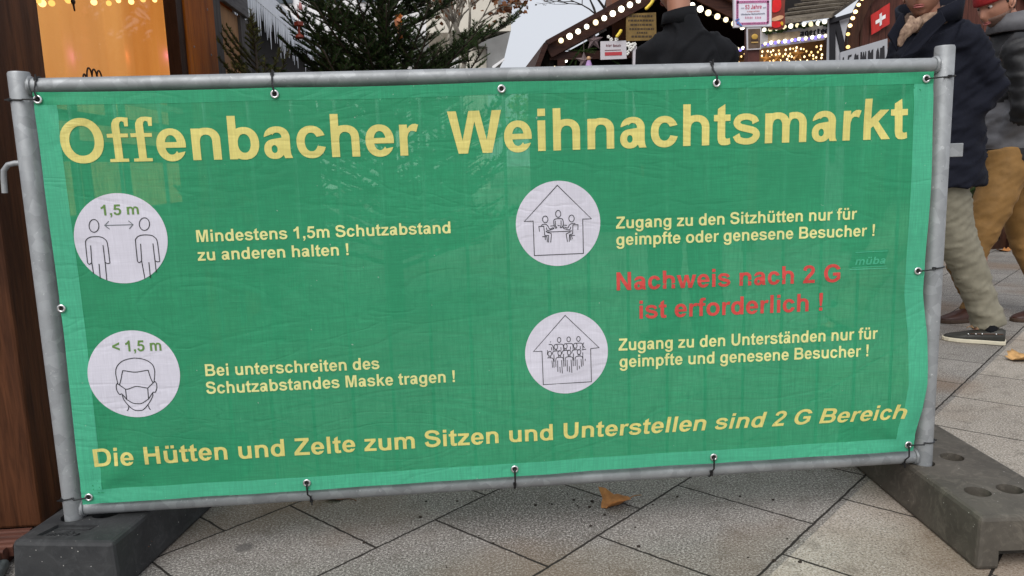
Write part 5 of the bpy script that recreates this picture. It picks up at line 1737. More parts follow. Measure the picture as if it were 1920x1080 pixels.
# red painted figure board behind
fg = thing('painted_figure', at(1458, 60, YP+.3), 'bright red painted figure board with cream sash behind the framed sign', 'figure')
def blob(nm, px, Y, t, m):
    b = MB()
    P = sm([at(x, y, Y) for x, y in px]+[at(*px[0], Y)], 4)[:-1]
    b.prism(P, (0, t, 0))
    return b.build(nm, m, fg)
YF = YP+.32
blob('figure_board', ((1444, 55), (1470, 52), (1471, 20), (1470, -15), (1444, -15)), YF, .03, mat('brown_red_board', (.20, .035, .02), .5))
blob('red_patch', ((1449, 2), (1460, -6), (1465, 6), (1463, 18), (1455, 23), (1448, 21)), YF-.008, .006, mat('bright_red_paint', (.75, .012, .012), .35))
blob('cream_sash', ((1448, 34), (1461, 29), (1469, 30), (1467, 35), (1456, 39), (1448, 39)), YF-.008, .006, mat('cream_paint', (.75, .42, .24), .5))
blob('red_patch', ((1446, 48), (1448, 41), (1458, 40), (1465, 42), (1463, 50), (1452, 52)), YF-.008, .006, mat('bright_red_paint', (.75, .012, .012), .35))
blob('yellow_knob', ((1463, 44), (1466, 40), (1469, 44), (1467, 48)), YF-.012, .006, mat('yellow_paint', (.75, .45, .03), .4))

# ------------------------------------------------------------------ lit stall with the shingled roof
js = thing('lantern_stall', at(1470, 300, 7.5), 'stall with shingled roof, white lettered fascia and masses of warm lights', 'market stall')
MT['shingle'] = wood('weathered_shingles', (.20, .17, .13), (.085, .07, .055), 'Y', 14, .8)
def YJ(x):
    t = (x-1375)/(1557-1375)
    return CAM[1]+1/((1-t)/(8.0-CAM[1])+t/(6.9-CAM[1]))
def J(x, y, d=0):
    return at(x, y, YJ(x)+d)
b = MB()
b.prism([J(1427, 91), J(1557, 73), J(1557, 38), J(1427, 58)], (0, .04, 0))
fa = b.build('fascia', mat('white_fascia', (.52, .50, .50), .6, var=.1), js)
b = MB()
b.prism([J(1372, 99), J(1426, 92), J(1426, 87), J(1372, 94)], (0, .04, 0))
b.build('side_rail', MT['stall'], js)
b = MB()
b.prism([J(1440, 82, -.004), J(1500, 74, -.004), J(1500, 58, -.004), J(1440, 64, -.004)], (0, .003, 0))
b.build('beige_panel', mat('beige_print', (.50, .38, .24), .6, var=.3, scale=15), fa)
# gothic letters: tte d e g a strokes
b = MB()
def goth(x0, strokes):
    for (xa, ya), (xb, yb), w_ in strokes:
        a, c = J(x0+xa, ya, -.006), J(x0+xb, yb, -.006)
        b.bar(a, c, .019*w_, .004, up=(0, 1, 0))
for x0, k in ((1501, 'a'), (1509.5, 'g'), (1518, 'e'), (1526, 'r'), (1533, 't'), (1540, 'e'), (1547, 'e')):
    y0 = 68-(x0-1501)*.10
    if k == 'a':
        goth(x0, (((0, y0-7), (4, y0-8), .8), ((5, y0-9), (5, y0), 1.3), ((1, y0-4), (1, y0), 1.2), ((1, y0), (4, y0-1), .7), ((1, y0-4), (5, y0-5), .6)))
    elif k == 'g':
        goth(x0, (((1, y0-8), (1, y0-1), 1.3), ((5.5, y0-8), (5.5, y0+3), 1.3), ((1, y0-8), (5.5, y0-9), .7), ((1, y0-1), (5.5, y0-2), .7), ((1, y0+4), (5.5, y0+3), .8)))
    elif k == 'e':
        goth(x0, (((1, y0-8), (1, y0-1), 1.3), ((1, y0-8), (4.6, y0-8.5), .8), ((4.6, y0-8), (4.2, y0-4.6), .9), ((1, y0-4), (4.4, y0-4.8), .6), ((1, y0-.5), (5, y0-1.5), .8)))
    elif k == 'r':
        goth(x0, (((1, y0-8), (1, y0), 1.3), ((1, y0-7), (4, y0-9), .8), ((0, y0), (3, y0), .7)))
    else:
        goth(x0, (((1.5, y0-11), (1.5, y0-1), 1.3), ((0, y0-8), (4.5, y0-8.6), .7), ((1.5, y0), (4.5, y0-1), .8)))
b.build('gothic_lettering', MT['ink'], fa)
b = MB()
b.prism([J(1455, 47, -.25), J(1560, 33, -.25), at(1650, -30, 8.2), at(1560, -30, 9.2)], (.02, .02, .05))
# shingle courses
for k in range(1, 9):
    t = k/9
    a = J(1455, 47, -.25)*(1-t)+at(1560, -30, 9.2)*t
    c = J(1560, 33, -.25)*(1-t)+at(1650, -30, 8.2)*t
    b.bar(a+(0, 0, .06), c+(0, 0, .06), .10, .025, up=(0, -.5, 1))
b.build('roof', MT['shingle'], js)
b = MB()
b.prism([at(1466, 48, 8.6), at(1500, 46, 8.6), at(1570, -25, 8.6), at(1466, -25, 8.6)], (0, .05, 0))
b.build('gable_boards', MT['tar'], js)
b = MB()
b.prism([at(1372, 300, 8.5), at(1556, 300, 7.6), at(1556, 70, 7.6), at(1372, 90, 8.5)], (0, .05, 0))
b.build('back_wall', mat('brown_lit_wall', (.16, .075, .02), .7, var=.4, scale=10), js)
b = MB()
q0 = J(1556, 120)
b.box((q0[0]-.04, q0[1], 0), (q0[0]+.04, q0[1]+.08, 2.3))
q1 = J(1374, 120)
b.box((q1[0]-.04, q1[1], 0), (q1[0]+.04, q1[1]+.08, 2.2))
b.prism([(q1[0], q1[1], 0), (q0[0], q0[1], 0), (q0[0], q0[1], 1.0), (q1[0], q1[1], 1.0)], (0, .1, 0))
b.build('frame', MT['stall'], js)
light_string('upper row of bulbs along the white lettered fascia', [J(x, y, -.04) for x, y in ((1420, 58), (1433, 56), (1445, 55), (1457, 53), (1471, 51), (1483, 49), (1495, 47.5), (1508, 46), (1521, 45), (1534, 43.5), (1546, 41))], .026, emit('pearl_bulb', (1, .93, .72), 1.6), 'bulb rows on the fascia')
light_string('lower row of bulbs along the white lettered fascia', [J(x, y, -.04) for x, y in ((1383, 92), (1393, 90), (1435, 82), (1446, 80), (1460, 78), (1472, 77), (1485, 75), (1498, 73), (1511, 72), (1523, 70), (1536, 68), (1548, 67))], .021, emit('cool_bulb', (1, .95, .85), 2.2), 'bulb rows on the fascia')
light_string('row of small violet lights under the white lettered fascia', [J(x, y, -.05) for x, y in ((1379, 95), (1388, 94), (1397, 91), (1430, 85), (1440, 84), (1454, 80), (1467, 79), (1479, 78), (1491, 75), (1505, 74), (1517, 73), (1529, 71), (1542, 69))], .018, emit('violet_led', (.28, .22, 1), 1.0), 'bulb rows on the fascia')
rnd = random.Random(12)
pts = []
while len(pts) < 92:
    x, y = rnd.uniform(1379, 1556), rnd.uniform(86, 128)
    if y < 99-(x-1380)*.105+2 or 1400 < x < 1428:
        continue
    if x > 1500 and rnd.random() < .5:
        continue
    if any((x-a)**2+(y-c)**2 < 26 for a, c, _ in pts):
        continue
    pts.append((x, y, YJ(x)+rnd.uniform(.1, .5)))
light_string('dense curtain of warm fairy lights inside the lantern stall', [at(*q) for q in pts], .0105, emit('fairy_bulb', (1, .70, .34), 2.6), cable=False, stretch=1.25, cat='fairy lights')
MT['star_o'] = mat('orange_star', (.65, .28, .05), .5, var=.2)
for lab, x, y, r in (('left orange straw star among the fairy lights', 1437, 111, 13), ('middle orange straw star among the fairy lights', 1458, 108, 11), ('right orange straw star among the fairy lights', 1496, 102, 14)):
    star(lab, x, y, YJ(x)+.05, r, MT['star_o'], 'orange stars in the lantern stall')
# garland under the bulbs
b = MB()
rnd = random.Random(9)
G1 = sm([J(x, y, -.03) for x, y in ((1432, 58), (1440, 62), (1452, 57), (1462, 59), (1476, 54), (1490, 51), (1502, 49), (1508, 51), (1522, 45), (1534, 44), (1546, 46), (1553, 48))], 6)
b.tube(G1, [.017+.008*math.sin(k*1.7) for k in range(len(G1))], 8)
needles_along(b, G1, 1200, .045, rnd, 1)
tag(b.build('fir_garland', MT['needles']), 'dark fir garland draped along the top of the lettered fascia', 'garland')
# half timbered panel
tp = thing('timber_panel', at(1572, 300, 6.7), 'white panel with black N shaped timbers beside the lantern stall', 'panel')
YT = 6.75
b = MB()
b.prism([(at(1558, 100, YT)[0], YT, 0), (at(1600, 100, YT)[0], YT, 0), at(1600, 30, YT), at(1558, 33, YT)], (0, .08, 0))
b.build('infill', mat('white_infill', (.55, .56, .60), .7, var=.1), tp)
b = MB()
a, c = at(1561, 300, YT), at(1562, 28, YT)
b.prism([at(1556.5, 300, YT-.03), at(1565.5, 300, YT-.03), at(1567, 30, YT-.03), at(1557, 30, YT-.03)], (0, .028, 0))
b.prism([at(1566, 50, YT-.025), at(1572, 32, YT-.025), at(1588, 96, YT-.025), at(1588, 118, YT-.025), at(1580, 112, YT-.025)], (0, .024, 0))
b.prism([at(1556, 36, YT-.05), at(1602, 22, YT-.05), at(1602, 30, YT-.05), at(1556, 44, YT-.05)], (0, .018, 0))
b.build('timbers', MT['ink'], tp)

# ------------------------------------------------------------------ barrel stall with the flag
YW = 5.4
bs = thing('barrel_stall', at(1760, 300, YW+1), 'red brown barrel shaped stall with a red flag and a curve of amber bulbs', 'market stall')
MT['barrel'] = wood('red_brown_barrel_boards', (.115, .042, .030), (.065, .026, .020), 'Z', 7, .5, .16, 'X')
MT['rim'] = wood('dark_barrel_rim', (.060, .026, .016), (.03, .014, .009), 'Z', 7, .5)
arc = [(1583, 300), (1583, 140), (1583, 92), (1585, 66), (1589, 48), (1596, 28), (1605, 8), (1618, -12), (1640, -36), (1675, -60), (1720, -76), (1780, -84)]
A = sm([at(x, y, YW) for x, y in arc], 4)
cxw = A[-1][0]
Af = [np.array(p) for p in A]
mir = [np.array((2*cxw-p[0], p[1], p[2])) for p in Af[::-1][1:]]
ring_ = Af+mir
base0 = [np.array((ring_[0][0], YW, 0))]
full = base0+ring_+[np.array((ring_[-1][0], YW, 0))]
b = MB()
b.prism(full, (1.45, 2.2, 0))
b.build('wall', MT['barrel'], bs)
b = MB()
for i in range(len(full)-1):
    a, c = full[i], full[i+1]
    cen = np.array((cxw, YW, 1.4))
    def inn(p):
        d = cen-p
        d[1] = 0
        d /= np.linalg.norm(d)
        return p+d*.11
    ia, ic = inn(a), inn(c)
    if a[2] < .2 or c[2] < .2:
        continue
    b.prism([a+(0, -.06, 0), c+(0, -.06, 0), ic+(0, -.06, 0), ia+(0, -.06, 0)], (0, .058, 0))
b.build('rim', MT['rim'], bs)
b = MB()
q0 = full[0]
b.box((q0[0]-.05, YW-.35, 0), (2*cxw-q0[0]+.05, YW-.3, 1.0))
b.box((q0[0]-.1, YW-.42, 1.003), (2*cxw-q0[0]+.1, YW-.005, 1.05))
b.build('counter', MT['rim'], bs)
light_string('curve of amber bulbs up the rim of the barrel stall', [at(x, y, YW-.09) for x, y in ((1590, 88), (1590, 64), (1594, 48), (1599, 34), (1604, 22), (1610, 9), (1617, -3))], .020, emit('amber_lamp', (1, .66, .28), 3.0), stretch=.9)
b = MB()
c_ = at(1615, 60, YW-.01)
b.box((c_[0]-.011, YW-.012, 1.06), (c_[0]+.011, YW-.002, 2.5))
b.build('batten', MT['rim'], bs)
fl = thing('flag', at(1650, 35, YW-.05), 'red flag with white cross pinned to the barrel stall', 'flag')
def FQ(u, v, d=0):
    tl, tr_, br_, bl = at(1632.5, 29, YW-.04), at(1668, 5, YW-.04), at(1667.5, 45, YW-.04), at(1634, 66, YW-.04)
    p = tl*(1-u)*(1-v)+tr_*u*(1-v)+br_*u*v+bl*(1-u)*v
    return p+np.array((0, .010*math.sin(u*12)-d, 0))
b = MB()
n = 24
b.add([FQ(i/n, j/n) for j in range(n+1) for i in range(n+1)], [(j*(n+1)+i, j*(n+1)+i+1, (j+1)*(n+1)+i+1, (j+1)*(n+1)+i) for j in range(n) for i in range(n)])
o = b.build('cloth', mat('red_flag_cloth', (.48, .022, .02), .7, var=.15), fl, smooth=True)
b = MB()
def FR(u0, u1, v0, v1):
    k = len(b.v)
    b.add([FQ(u0+(u1-u0)*i/6, v0+(v1-v0)*j/6, .004) for j in range(7) for i in range(7)], [(j*7+i, j*7+i+1, (j+1)*7+i+1, (j+1)*7+i) for j in range(6) for i in range(6)])
FR(.42, .60, .22, .80)
FR(.24, .4199, .42, .60)
FR(.6001, .78, .42, .60)
b.build('cross', MT['facade'], fl, smooth=True)
ls = thing('letter_board', at(1620, 110, YW-.42), 'pale grey board with tall black letters at the barrel stall', 'sign')
YL = YW-.45
b = MB()
b.prism([at(1576, 118, YL+.15), at(1664, 116, YL-.1), at(1664, 72, YL-.1), at(1576, 98, YL+.15)], (0, .03, 0))
b.build('board', mat('pale_grey_board', (.38, .39, .42), .6, var=.08), ls)
b = MB()
def LB(x, y):
    return at(x, y, YL+.15-.25*(x-1576)/88)+np.array((0, -.004, 0))
for poly in (((1579, 118), (1580, 108), (1582, 107), (1583, 118)), ((1588, 118), (1590, 104), (1597, 102), (1596, 106), (1592, 108), (1591, 118)), ((1600, 118), (1602, 103), (1604, 100), (1606, 104), (1609, 102), (1610, 118)),
             ((1612, 118), (1613, 98), (1616, 97), (1617, 108), (1618, 97), (1620, 98), (1621, 107), (1622, 96), (1624, 97), (1624, 118)), ((1626, 118), (1627, 96), (1630, 94), (1632, 100), (1634, 94), (1637, 92), (1637, 118)),
             ((1641, 118), (1643, 96), (1646, 89), (1648, 98), (1649, 118)), ((1648.5, 118), (1650, 90), (1654, 89), (1655, 86), (1658, 86), (1659, 118))):
    b.prism([LB(*p) for p in poly], (0, .003, 0))
b.build('letters', MT['ink'], ls)
sprig('dark green fir branches behind the walking men at the barrel stall', 1812, 362, 4.7, .36, 6, 22)
b = MB()
q = at_z(1904, 468, 0)
b.box((q[0]-.03, q[1], 0), (q[0]+.5, q[1]+.4, .16))
tag(b.build('brown_crate', MT['stall'], bevel=.01), 'low brown wooden box on the paving right of the rubbish bag', 'crate')
# rubbish bag
mb_, nt = newmat('black_plastic_film')
n1 = tex(nt, pos(nt), 14, 4, .6, 1.5)
principled(nt, (.008, .008, .009), .22, 0, n1, .9, .03, .6)
b = MB()
q = at_z(1868, 468, 0)
n, m_ = 40, 24
vs, fs = [], []
for j in range(m_+1):
    t = j/m_
    for i in range(n):
        a = 2*math.pi*i/n
        r = .19*(math.sin(min(1, t*1.15)*math.pi*.92+.22)**.6 if t < .87 else .10+.16*(t-.87)/.13)
        r *= 1+.12*noise.noise((math.cos(a)*2, math.sin(a)*2, t*3))+.05*math.sin(a*9+t*6)
        vs.append((q[0]+r*math.cos(a)*1.25, q[1]+.22+r*math.sin(a), .27*t))
fs = [(j*n+i, j*n+(i+1) % n, (j+1)*n+(i+1) % n, (j+1)*n+i) for j in range(m_) for i in range(n)]+[tuple(reversed(range(n)))]
b.add(vs, fs)
tag(b.build('rubbish_bag', mb_, smooth=True), 'shiny black rubbish bag on the paving behind the walking men', 'rubbish bag')
# ------------------------------------------------------------------ people
MT['skin'] = mat('skin', (.40, .19, .125), .5, var=.12, scale=18, bump=.08)
MT['lips'] = mat('lips', (.36, .11, .10), .45, var=.1)
MT['hair'] = mat('greying_short_hair', (.055, .042, .034), .7, var=.5, scale=60, stretch=(1, 1, .3))
MT['stubble'] = mat('grey_brown_stubble', (.17, .10, .075), .7, var=.4, scale=160)
MT['eye_white'] = mat('eye_white', (.7, .68, .65), .2, var=.02)
MT['iris'] = mat('dark_iris', (.03, .02, .015), .2, var=.1)
MT['navy'] = mat('navy_wool', (.0065, .0078, .0155), .85, var=.3, scale=140, bump=.2, spec=.2)
MT['black_wool'] = mat('black_wool', (.0065, .007, .009), .85, var=.3, scale=140, bump=.2, spec=.2)
MT['black_nylon'] = mat('black_jacket_cloth', (.010, .010, .0115), .55, var=.3, scale=20)
MT['grey_nylon'] = mat('grey_jacket_cloth', (.12, .12, .13), .6, var=.2, scale=20)
MT['beige_chino'] = mat('grey_beige_chino', (.225, .208, .155), .8, var=.14, scale=30, bump=.15)
MT['tan_chino'] = mat('ochre_trousers', (.24, .128, .036), .75, var=.18, scale=24, bump=.15)
MT['shoe_dark'] = mat('dark_olive_leather', (.022, .021, .016), .5, var=.3, scale=30)
MT['shoe_brown'] = mat('dark_brown_leather', (.045, .016, .010), .45, var=.3, scale=30)
MT['sole'] = mat('cream_rubber_sole', (.62, .57, .44), .7, var=.1)
MT['sole_brown'] = mat('brown_rubber_sole', (.06, .035, .022), .7, var=.1)
MT['scarf'] = mat('beige_checked_scarf', (.34, .235, .165), .85, var=.55, scale=34, col2=(.10, .055, .04))
MT['red_knit'] = mat('red_knitted_cap', (.30, .012, .014), .85, var=.25, scale=120, bump=.4)

def unit(v):
    v = np.array(v, float)
    return v/(np.linalg.norm(v)+1e-12)
def head_mesh(b, c, f, up=(0, 0, 1), s=1.0):
    """a head looking along f; returns its axes"""
    f = unit(f)
    up = unit(np.array(up)-f*np.dot(f, up))
    l = np.cross(up, f)
    n, m = 64, 48
    g = lambda a, w: math.exp(-(a/w)**2)
    vs = []
    for i in range(m+1):
        t = math.pi*i/m
        for j in range(n):
            a = 2*math.pi*j/n
            x, y, z = .077*math.sin(t)*math.cos(a), .098*math.sin(t)*math.sin(a), .118*math.cos(t)
            if z < 0:
                k = min(1, -z/.118)
                x *= 1-.28*k*k
                if y < 0:
                    y *= 1-.45*k
            if z > -.02 and y < 0:
                y *= 1.06
            if y > 0:
                w = min(1, y/.05)
                nz = max(0, 1-abs(z+.030)/.052)
                y += w*(.027*g(x, .0125+.006*max(0, -z-.01)/.03)*(nz**.9 if z < -.030 else nz**1.2))
                y -= w*.011*(g(x-.032, .018)+g(x+.032, .018))*g(z-.012, .015)
                y += w*.005*g(z-.034, .012)*g(x, .05)
                y += w*.007*g(x, .026)*g(z+.066, .011)
                y -= w*.006*g(x, .024)*g(z+.0665, .0028)
                y -= w*.004*g(x, .03)*g(z+.083, .006)
                y += w*.012*g(x, .028)*g(z+.104, .018)
                y += w*.004*(g(x-.045, .02)+g(x+.045, .02))*g(z+.022, .02)
            vs.append(c+(l*x+f*y+up*z)*s)
    b.add(vs, [(i*n+j, i*n+(j+1) % n, (i+1)*n+(j+1) % n, (i+1)*n+j) for i in range(m) for j in range(n)])
    for sd_ in (-1, 1):
        e = []
        for i in range(13):
            a = 2*math.pi*i/12
            e.append(c+(l*sd_*(.078+.010*max(0, math.cos(a)))+f*(-.012+.016*math.cos(a+2.6)*1.0)+up*(-.004+.030*math.sin(a)))*s)
        b.tube(e, [(.0045*s, .0055*s)]*13, 8)
        b.ball(c+(l*sd_*.079+f*-.008+up*-.004)*s, (.008*s, .012*s, .022*s), 10, 7)
    return f, l, up
def head_parts(root, c, ax, hair=True, eyes=True, mouth=True, hairline=.045):
    f, l, up = ax
    if eyes:
        for sd_ in (-1, 1):
            e = MB()
            q = c+l*sd_*.032+f*.0755+up*.011
            e.ball(q, (.0125, .0125, .0095), 12, 8)
            o = e.build('eye', MT['eye_white'], root, smooth=True)
            e = MB()
            e.ball(q+f*.0088-up*.001, .0058, 10, 6)
            e.build('iris', MT['iris'], o, smooth=True)
            e = MB()
            P = [c+l*sd_*(.016+.033*t)+f*(.094-.016*t)+up*(.031+.006*math.sin(t*2.6)) for t in np.linspace(0, 1, 6)]
            e.tube(P, [(.0035, .003)]*6, 6)
            e.build('eyebrow', MT['hair'], root, smooth=True)
    if mouth:
        e = MB()
        for dz, r in ((-.0635, .0042), (-.0715, .0052)):
            P = [c+l*x+f*(.0985-.010*(x/.024)**2)+up*(dz+(.002 if dz > -.066 else -.001)*math.cos(x/.024*2.4)) for x in np.linspace(-.024, .024, 9)]
            e.tube(P, [r*max(.25, 1-(x/.026)**2) for x in np.linspace(-.024, .024, 9)], 8)
        e.build('lips', MT['lips'], root, smooth=True)
    if hair:
        e = MB()
        n, m = 40, 24
        vs, keep = [], []
        for i in range(m+1):
            t = math.pi*i/m*.80
            for j in range(n):
                a = 2*math.pi*j/n
                x, y, z = .081*math.sin(t)*math.cos(a), .102*math.sin(t)*math.sin(a), .123*math.cos(t)
                if y < 0:
                    y *= 1.07
                if z < 0:
                    k = -z/.118
                    x *= 1-.28*k*k
                    if y < 0:
                        y *= 1-.45*k
                r = 1+.02*noise.noise((x*60, y*60, z*60))
                vs.append(c+(l*x+f*y+up*z)*r)
                keep.append(z > hairline if y > .02 else (z > -.075 if y < -.035 else z > .0))
        fs = []
        for i in range(m):
            for j in range(n):
                q = (i*n+j, i*n+(j+1) % n, (i+1)*n+(j+1) % n, (i+1)*n+j)
                if all(keep[k] for k in q):
                    fs.append(q)
        e.add(vs, fs)
        o = e.build('hair', MT['hair'], root, smooth=True)
        md = o.modifiers.new('thick', 'SOLIDIFY')
        md.thickness = .006
def skin_body(root, J, head_c, head_f, hand_dirs, name='body'):
    """one continuous figure grown from connected joints, with palms, fingers and thumbs"""
    V, Ed, Rd = [], [], []
    def add(p, r, parent=None):
        V.append(tuple(p))
        Rd.append(r)
        if parent is not None:
            Ed.append((parent, len(V)-1))
        return len(V)-1
    pv = add(J['pelvis'], .135)
    sp = add(J['pelvis']*.5+J['chest']*.5, .125, pv)
    ch = add(J['chest'], .14, sp)
    nk = add(J['neck'], .062, ch)
    hd = add(np.array(head_c)-np.array(unit(head_f))*.015, .060, nk)
    for s in ('l', 'r'):
        sh = add(J['sh_'+s], .068, ch)
        el = add(J['el_'+s], .045, sh)
        wr = add(J['wr_'+s], .029, el)
        d, side = hand_dirs[s]
        d = unit(d)
        side = unit(np.array(side)-d*np.dot(side, d))
        nrm = np.cross(d, side)
        w = np.array(J['wr_'+s])
        pa = add(w+d*.045, .034, wr)
        pb = add(w+d*.085, .036, pa)
        for k, (off, L) in enumerate(((-.030, .068), (-.010, .078), (.010, .073), (.029, .058))):
            q = w+d*.10+side*off
            a = add(q, .0095, pb)
            a = add(q+d*L*.5+nrm*.006, .0088, a)
            a = add(q+d*L*.85+nrm*.028, .0080, a)
            add(q+d*L*.95+nrm*.042, .0065, a)
        q = w+d*.035-side*.03
        a = add(q, .013, pa)
        a = add(q+d*.03-side*.025+nrm*.01, .0105, a)
        add(q+d*.06-side*.028+nrm*.022, .0085, a)
        hp = add(J['hip_'+s], .085, pv)
        kn = add(J['kn_'+s], .050, hp)
        cf = add(J['kn_'+s]*.65+J['an_'+s]*.35, .044, kn)
        an = add(J['an_'+s], .033, cf)
        add(J['toe_'+s], .022, an)
    me = bpy.data.meshes.new(name)
    me.from_pydata(V, Ed, [])
    o = bpy.data.objects.new(name, me)
    COL.objects.link(o)
    md = o.modifiers.new('skin', 'SKIN')
    for i, r in enumerate(Rd):
        me.skin_vertices[0].data[i].radius = (r, r)
    me.skin_vertices[0].data[0].use_root = True
    md.branch_smoothing = .4
    sb = o.modifiers.new('sub', 'SUBSURF')
    sb.levels = sb.render_levels = 1
    dg = bpy.context.evaluated_depsgraph_get()
    m2 = bpy.data.meshes.new_from_object(o.evaluated_get(dg))
    b = MB()
    b.add([v.co for v in m2.vertices], [tuple(p.vertices) for p in m2.polygons])
    bpy.data.objects.remove(o)
    ax = head_mesh(b, np.array(head_c), head_f)
    b.build(name, MT['skin'], root, smooth=True)
    return ax
def cloth(name, b, m, root, voxel=.014, fold=(5, 18, .006), smooth=2, seed=0):
    o = b.build(name, m, root, smooth=True)
    md = o.modifiers.new('fuse', 'REMESH')
    md.mode = 'VOXEL'
    md.voxel_size = voxel
    sm_ = o.modifiers.new('smooth', 'SMOOTH')
    sm_.iterations = smooth
    sm_.factor = .6
    dg = bpy.context.evaluated_depsgraph_get()
    me = bpy.data.meshes.new_from_object(o.evaluated_get(dg))
    o.modifiers.clear()
    o.data = me
    off = np.array(origin_of(root))
    fx, fz, am = fold
    nrm = [v.normal.copy() for v in me.vertices]
    for v, n in zip(me.vertices, nrm):
        p = v.co
        k = noise.noise((p.x*fx+seed, p.y*fx, (p.z+p.x*.35)*fz))+.5*noise.noise((p.x*fx*2.3, p.y*fx*2.3+seed, (p.z-p.x*.5)*fz*1.9))
        r1 = noise.noise((p.x*fx*1.1+seed*3, p.y*fx*1.1, (p.z-p.x*.6)*fz*.75))
        k += .9*max(0, .16-abs(r1))/.16-.35
        v.co = p+n*(am*k)
    me.polygons.foreach_set('use_smooth', [True]*len(me.polygons))
    me.update()
    return o
def shoe(root, heel, toe, mu, ms, deck=False, lift=0.0, H=.075):
    heel, toe = np.array(heel, float), np.array(toe, float)
    heel[2] = toe[2] = 0
    d = toe-heel
    L = np.linalg.norm(d)
    d /= L
    s = np.array((-d[1], d[0], 0))
    prof = [(0, .026, .070), (.06, .033, .078), (.16, .036, .074), (.30, .036, .066), (.45, .041, .064), (.60, .047, .054), (.75, .047, .043), (.88, .040, .036), (.96, .026, .030), (1.0, .010, .022)]
    b, so = MB(), MB()
    n = 16
    vs = []
    for t, w, h in prof:
        h *= H/.075
        for k in range(n):
            a = math.pi*k/(n-1)
            vs.append(heel+d*L*t+s*w*math.cos(a)*(1 if math.sin(a) < .5 else .96)+np.array((0, 0, .018+lift*(1-t)+max(0, h-.018)*math.sin(a)**.7)))
    m_ = len(prof)
    fs = [(i*n+k, i*n+k+1, (i+1)*n+k+1, (i+1)*n+k) for i in range(m_-1) for k in range(n-1)]+[tuple(range(n)), tuple(range((m_-1)*n, m_*n))]
    fs += [(i*n, (i+1)*n, (i+1)*n+n-1, i*n+n-1) for i in range(m_-1)]
    b.add(vs, fs)
    o = b.build('shoe', mu, root, smooth=True, angle=60)
    P = [(t, w+.004) for t, w, h in prof]
    out = [heel-d*.004+d*(L+.008)*t+s*w for t, w in P]+[heel-d*.004+d*(L+.008)*t-s*w for t, w in P[::-1]]
    zz = lambda p: lift*(1-np.dot(p-heel, d)/L)
    so.prism([p+np.array((0, 0, .001+max(0, zz(p)))) for p in out], (0, 0, .019))
    so.build('sole', ms, o, bevel=.003)
    if deck:
        for sg in (-1, 1):
            P = [heel+d*L*t+s*sg*(w*.93)+np.array((0, 0, lift*(1-t)+h)) for t, w, h in ((.03, .032, .055), (.2, .040, .054), (.4, .042, .050), (.55, .045, .047))]
            c = MB()
            c.tube(P, .0022, 6)
            c.build('lace', mat('brown_lace', (.10, .05, .03), .6), o, smooth=True)
            for t, w, h in ((.14, .038, .054), (.36, .0415, .051), (.46, .043, .048), (.58, .046, .046)):
                c = MB()
                c.ball(heel+d*L*t+s*sg*(w*.95)+np.array((0, 0, lift*(1-t)+h)), .0042, 8, 6)
                c.build('stud', MT['chrome'], o, smooth=True)
        c = MB()
        q = heel+d*L*.50+np.array((0, 0, .066+lift*.5))
        for a in (.4, 2.2, 3.6, 5.4):
            c.tube([q, q+(d*math.cos(a)+s*math.sin(a))*.02+np.array((0, 0, .012)), q+(d*math.cos(a)+s*math.sin(a))*.034+np.array((0, 0, .003))], .0022, 6)
        c.build('lace_bow', mat('tan_lace', (.30, .18, .09), .6), o, smooth=True)
    return o
def A_(x, y, Y):
    return np.array(at(x, y, Y))

def sock(root, an, heel, toe):
    d = unit((np.array(toe)-np.array(heel))*np.array((1, 1, 0)))
    b = MB()
    b.tube([np.array(an)+np.array((0, 0, .09)), np.array(an)+np.array((0, 0, .02)), np.array(heel)+d*.055+np.array((0, 0, .055)), np.array(heel)+d*.065+np.array((0, 0, .03))], [.036, .035, .031, .024], 14)
    b.build('sock', MT['black_wool'], root, smooth=True)

# ---- the man in the navy coat
Y1 = 1.775
p1_ = thing('person', (A_(1755, 330, Y1)[0], Y1, 0), 'man in navy coat with beige scarf, grey beige trousers and boat shoes walking left', 'person')
tr_h, tr_t = at_z(1884, 646, 0), at_z(1768, 636, 0)
fd_ = unit((tr_t-tr_h)[:2].tolist()+[0])
hc = A_(1731, -16, Y1-.02)
f1 = unit((-.66, -.73, -.10))
fb = unit((-.75, -.62, 0))
ft_heel = np.array((A_(1600, 600, Y1+.10)[0]-.02, Y1+.12, 0))
J1 = dict(pelvis=A_(1752, 318, Y1), chest=A_(1757, 130, Y1), neck=A_(1740, 40, Y1),
          sh_l=A_(1806, 78, Y1-.13), el_l=A_(1860, 166, Y1-.15), wr_l=A_(1786, 240, Y1-.13), hip_l=A_(1768, 335, Y1-.08), kn_l=A_(1795, 462, 1.705), an_l=A_(1853, 598, 1.690), toe_l=tr_h+fd_*.13+np.array((0, 0, .03)),
          sh_r=A_(1703, 80, Y1+.12), el_r=A_(1674, 190, Y1+.16), wr_r=A_(1716, 262, Y1+.02), hip_r=A_(1738, 335, Y1+.08), kn_r=A_(1672, 455, Y1+.10), an_r=ft_heel+np.array((-.05, 0, .10)), toe_r=ft_heel+np.array((-.13, 0, .03)))
ax1 = skin_body(p1_, J1, hc, f1, dict(l=((-.35, .45, -.8), (.6, .2, 0)), r=((.3, .05, -.9), (.5, .6, 0))))
head_parts(p1_, hc, ax1)
b = MB()
tors = [(1752, 352, .225, .212), (1753, 290, .215, .190), (1756, 200, .205, .165), (1757, 140, .215, .170), (1757, 95, .205, .160), (1752, 66, .150, .125), (1744, 44, .085, .085)]
sdv = unit((.62, -.75, 0))
P, Rr = [], []
for x, y, ra, rb in tors:
    P.append(A_(x, y, Y1))
    Rr.append((ra, rb))
b.tube(P, Rr, 28, ref=sdv)
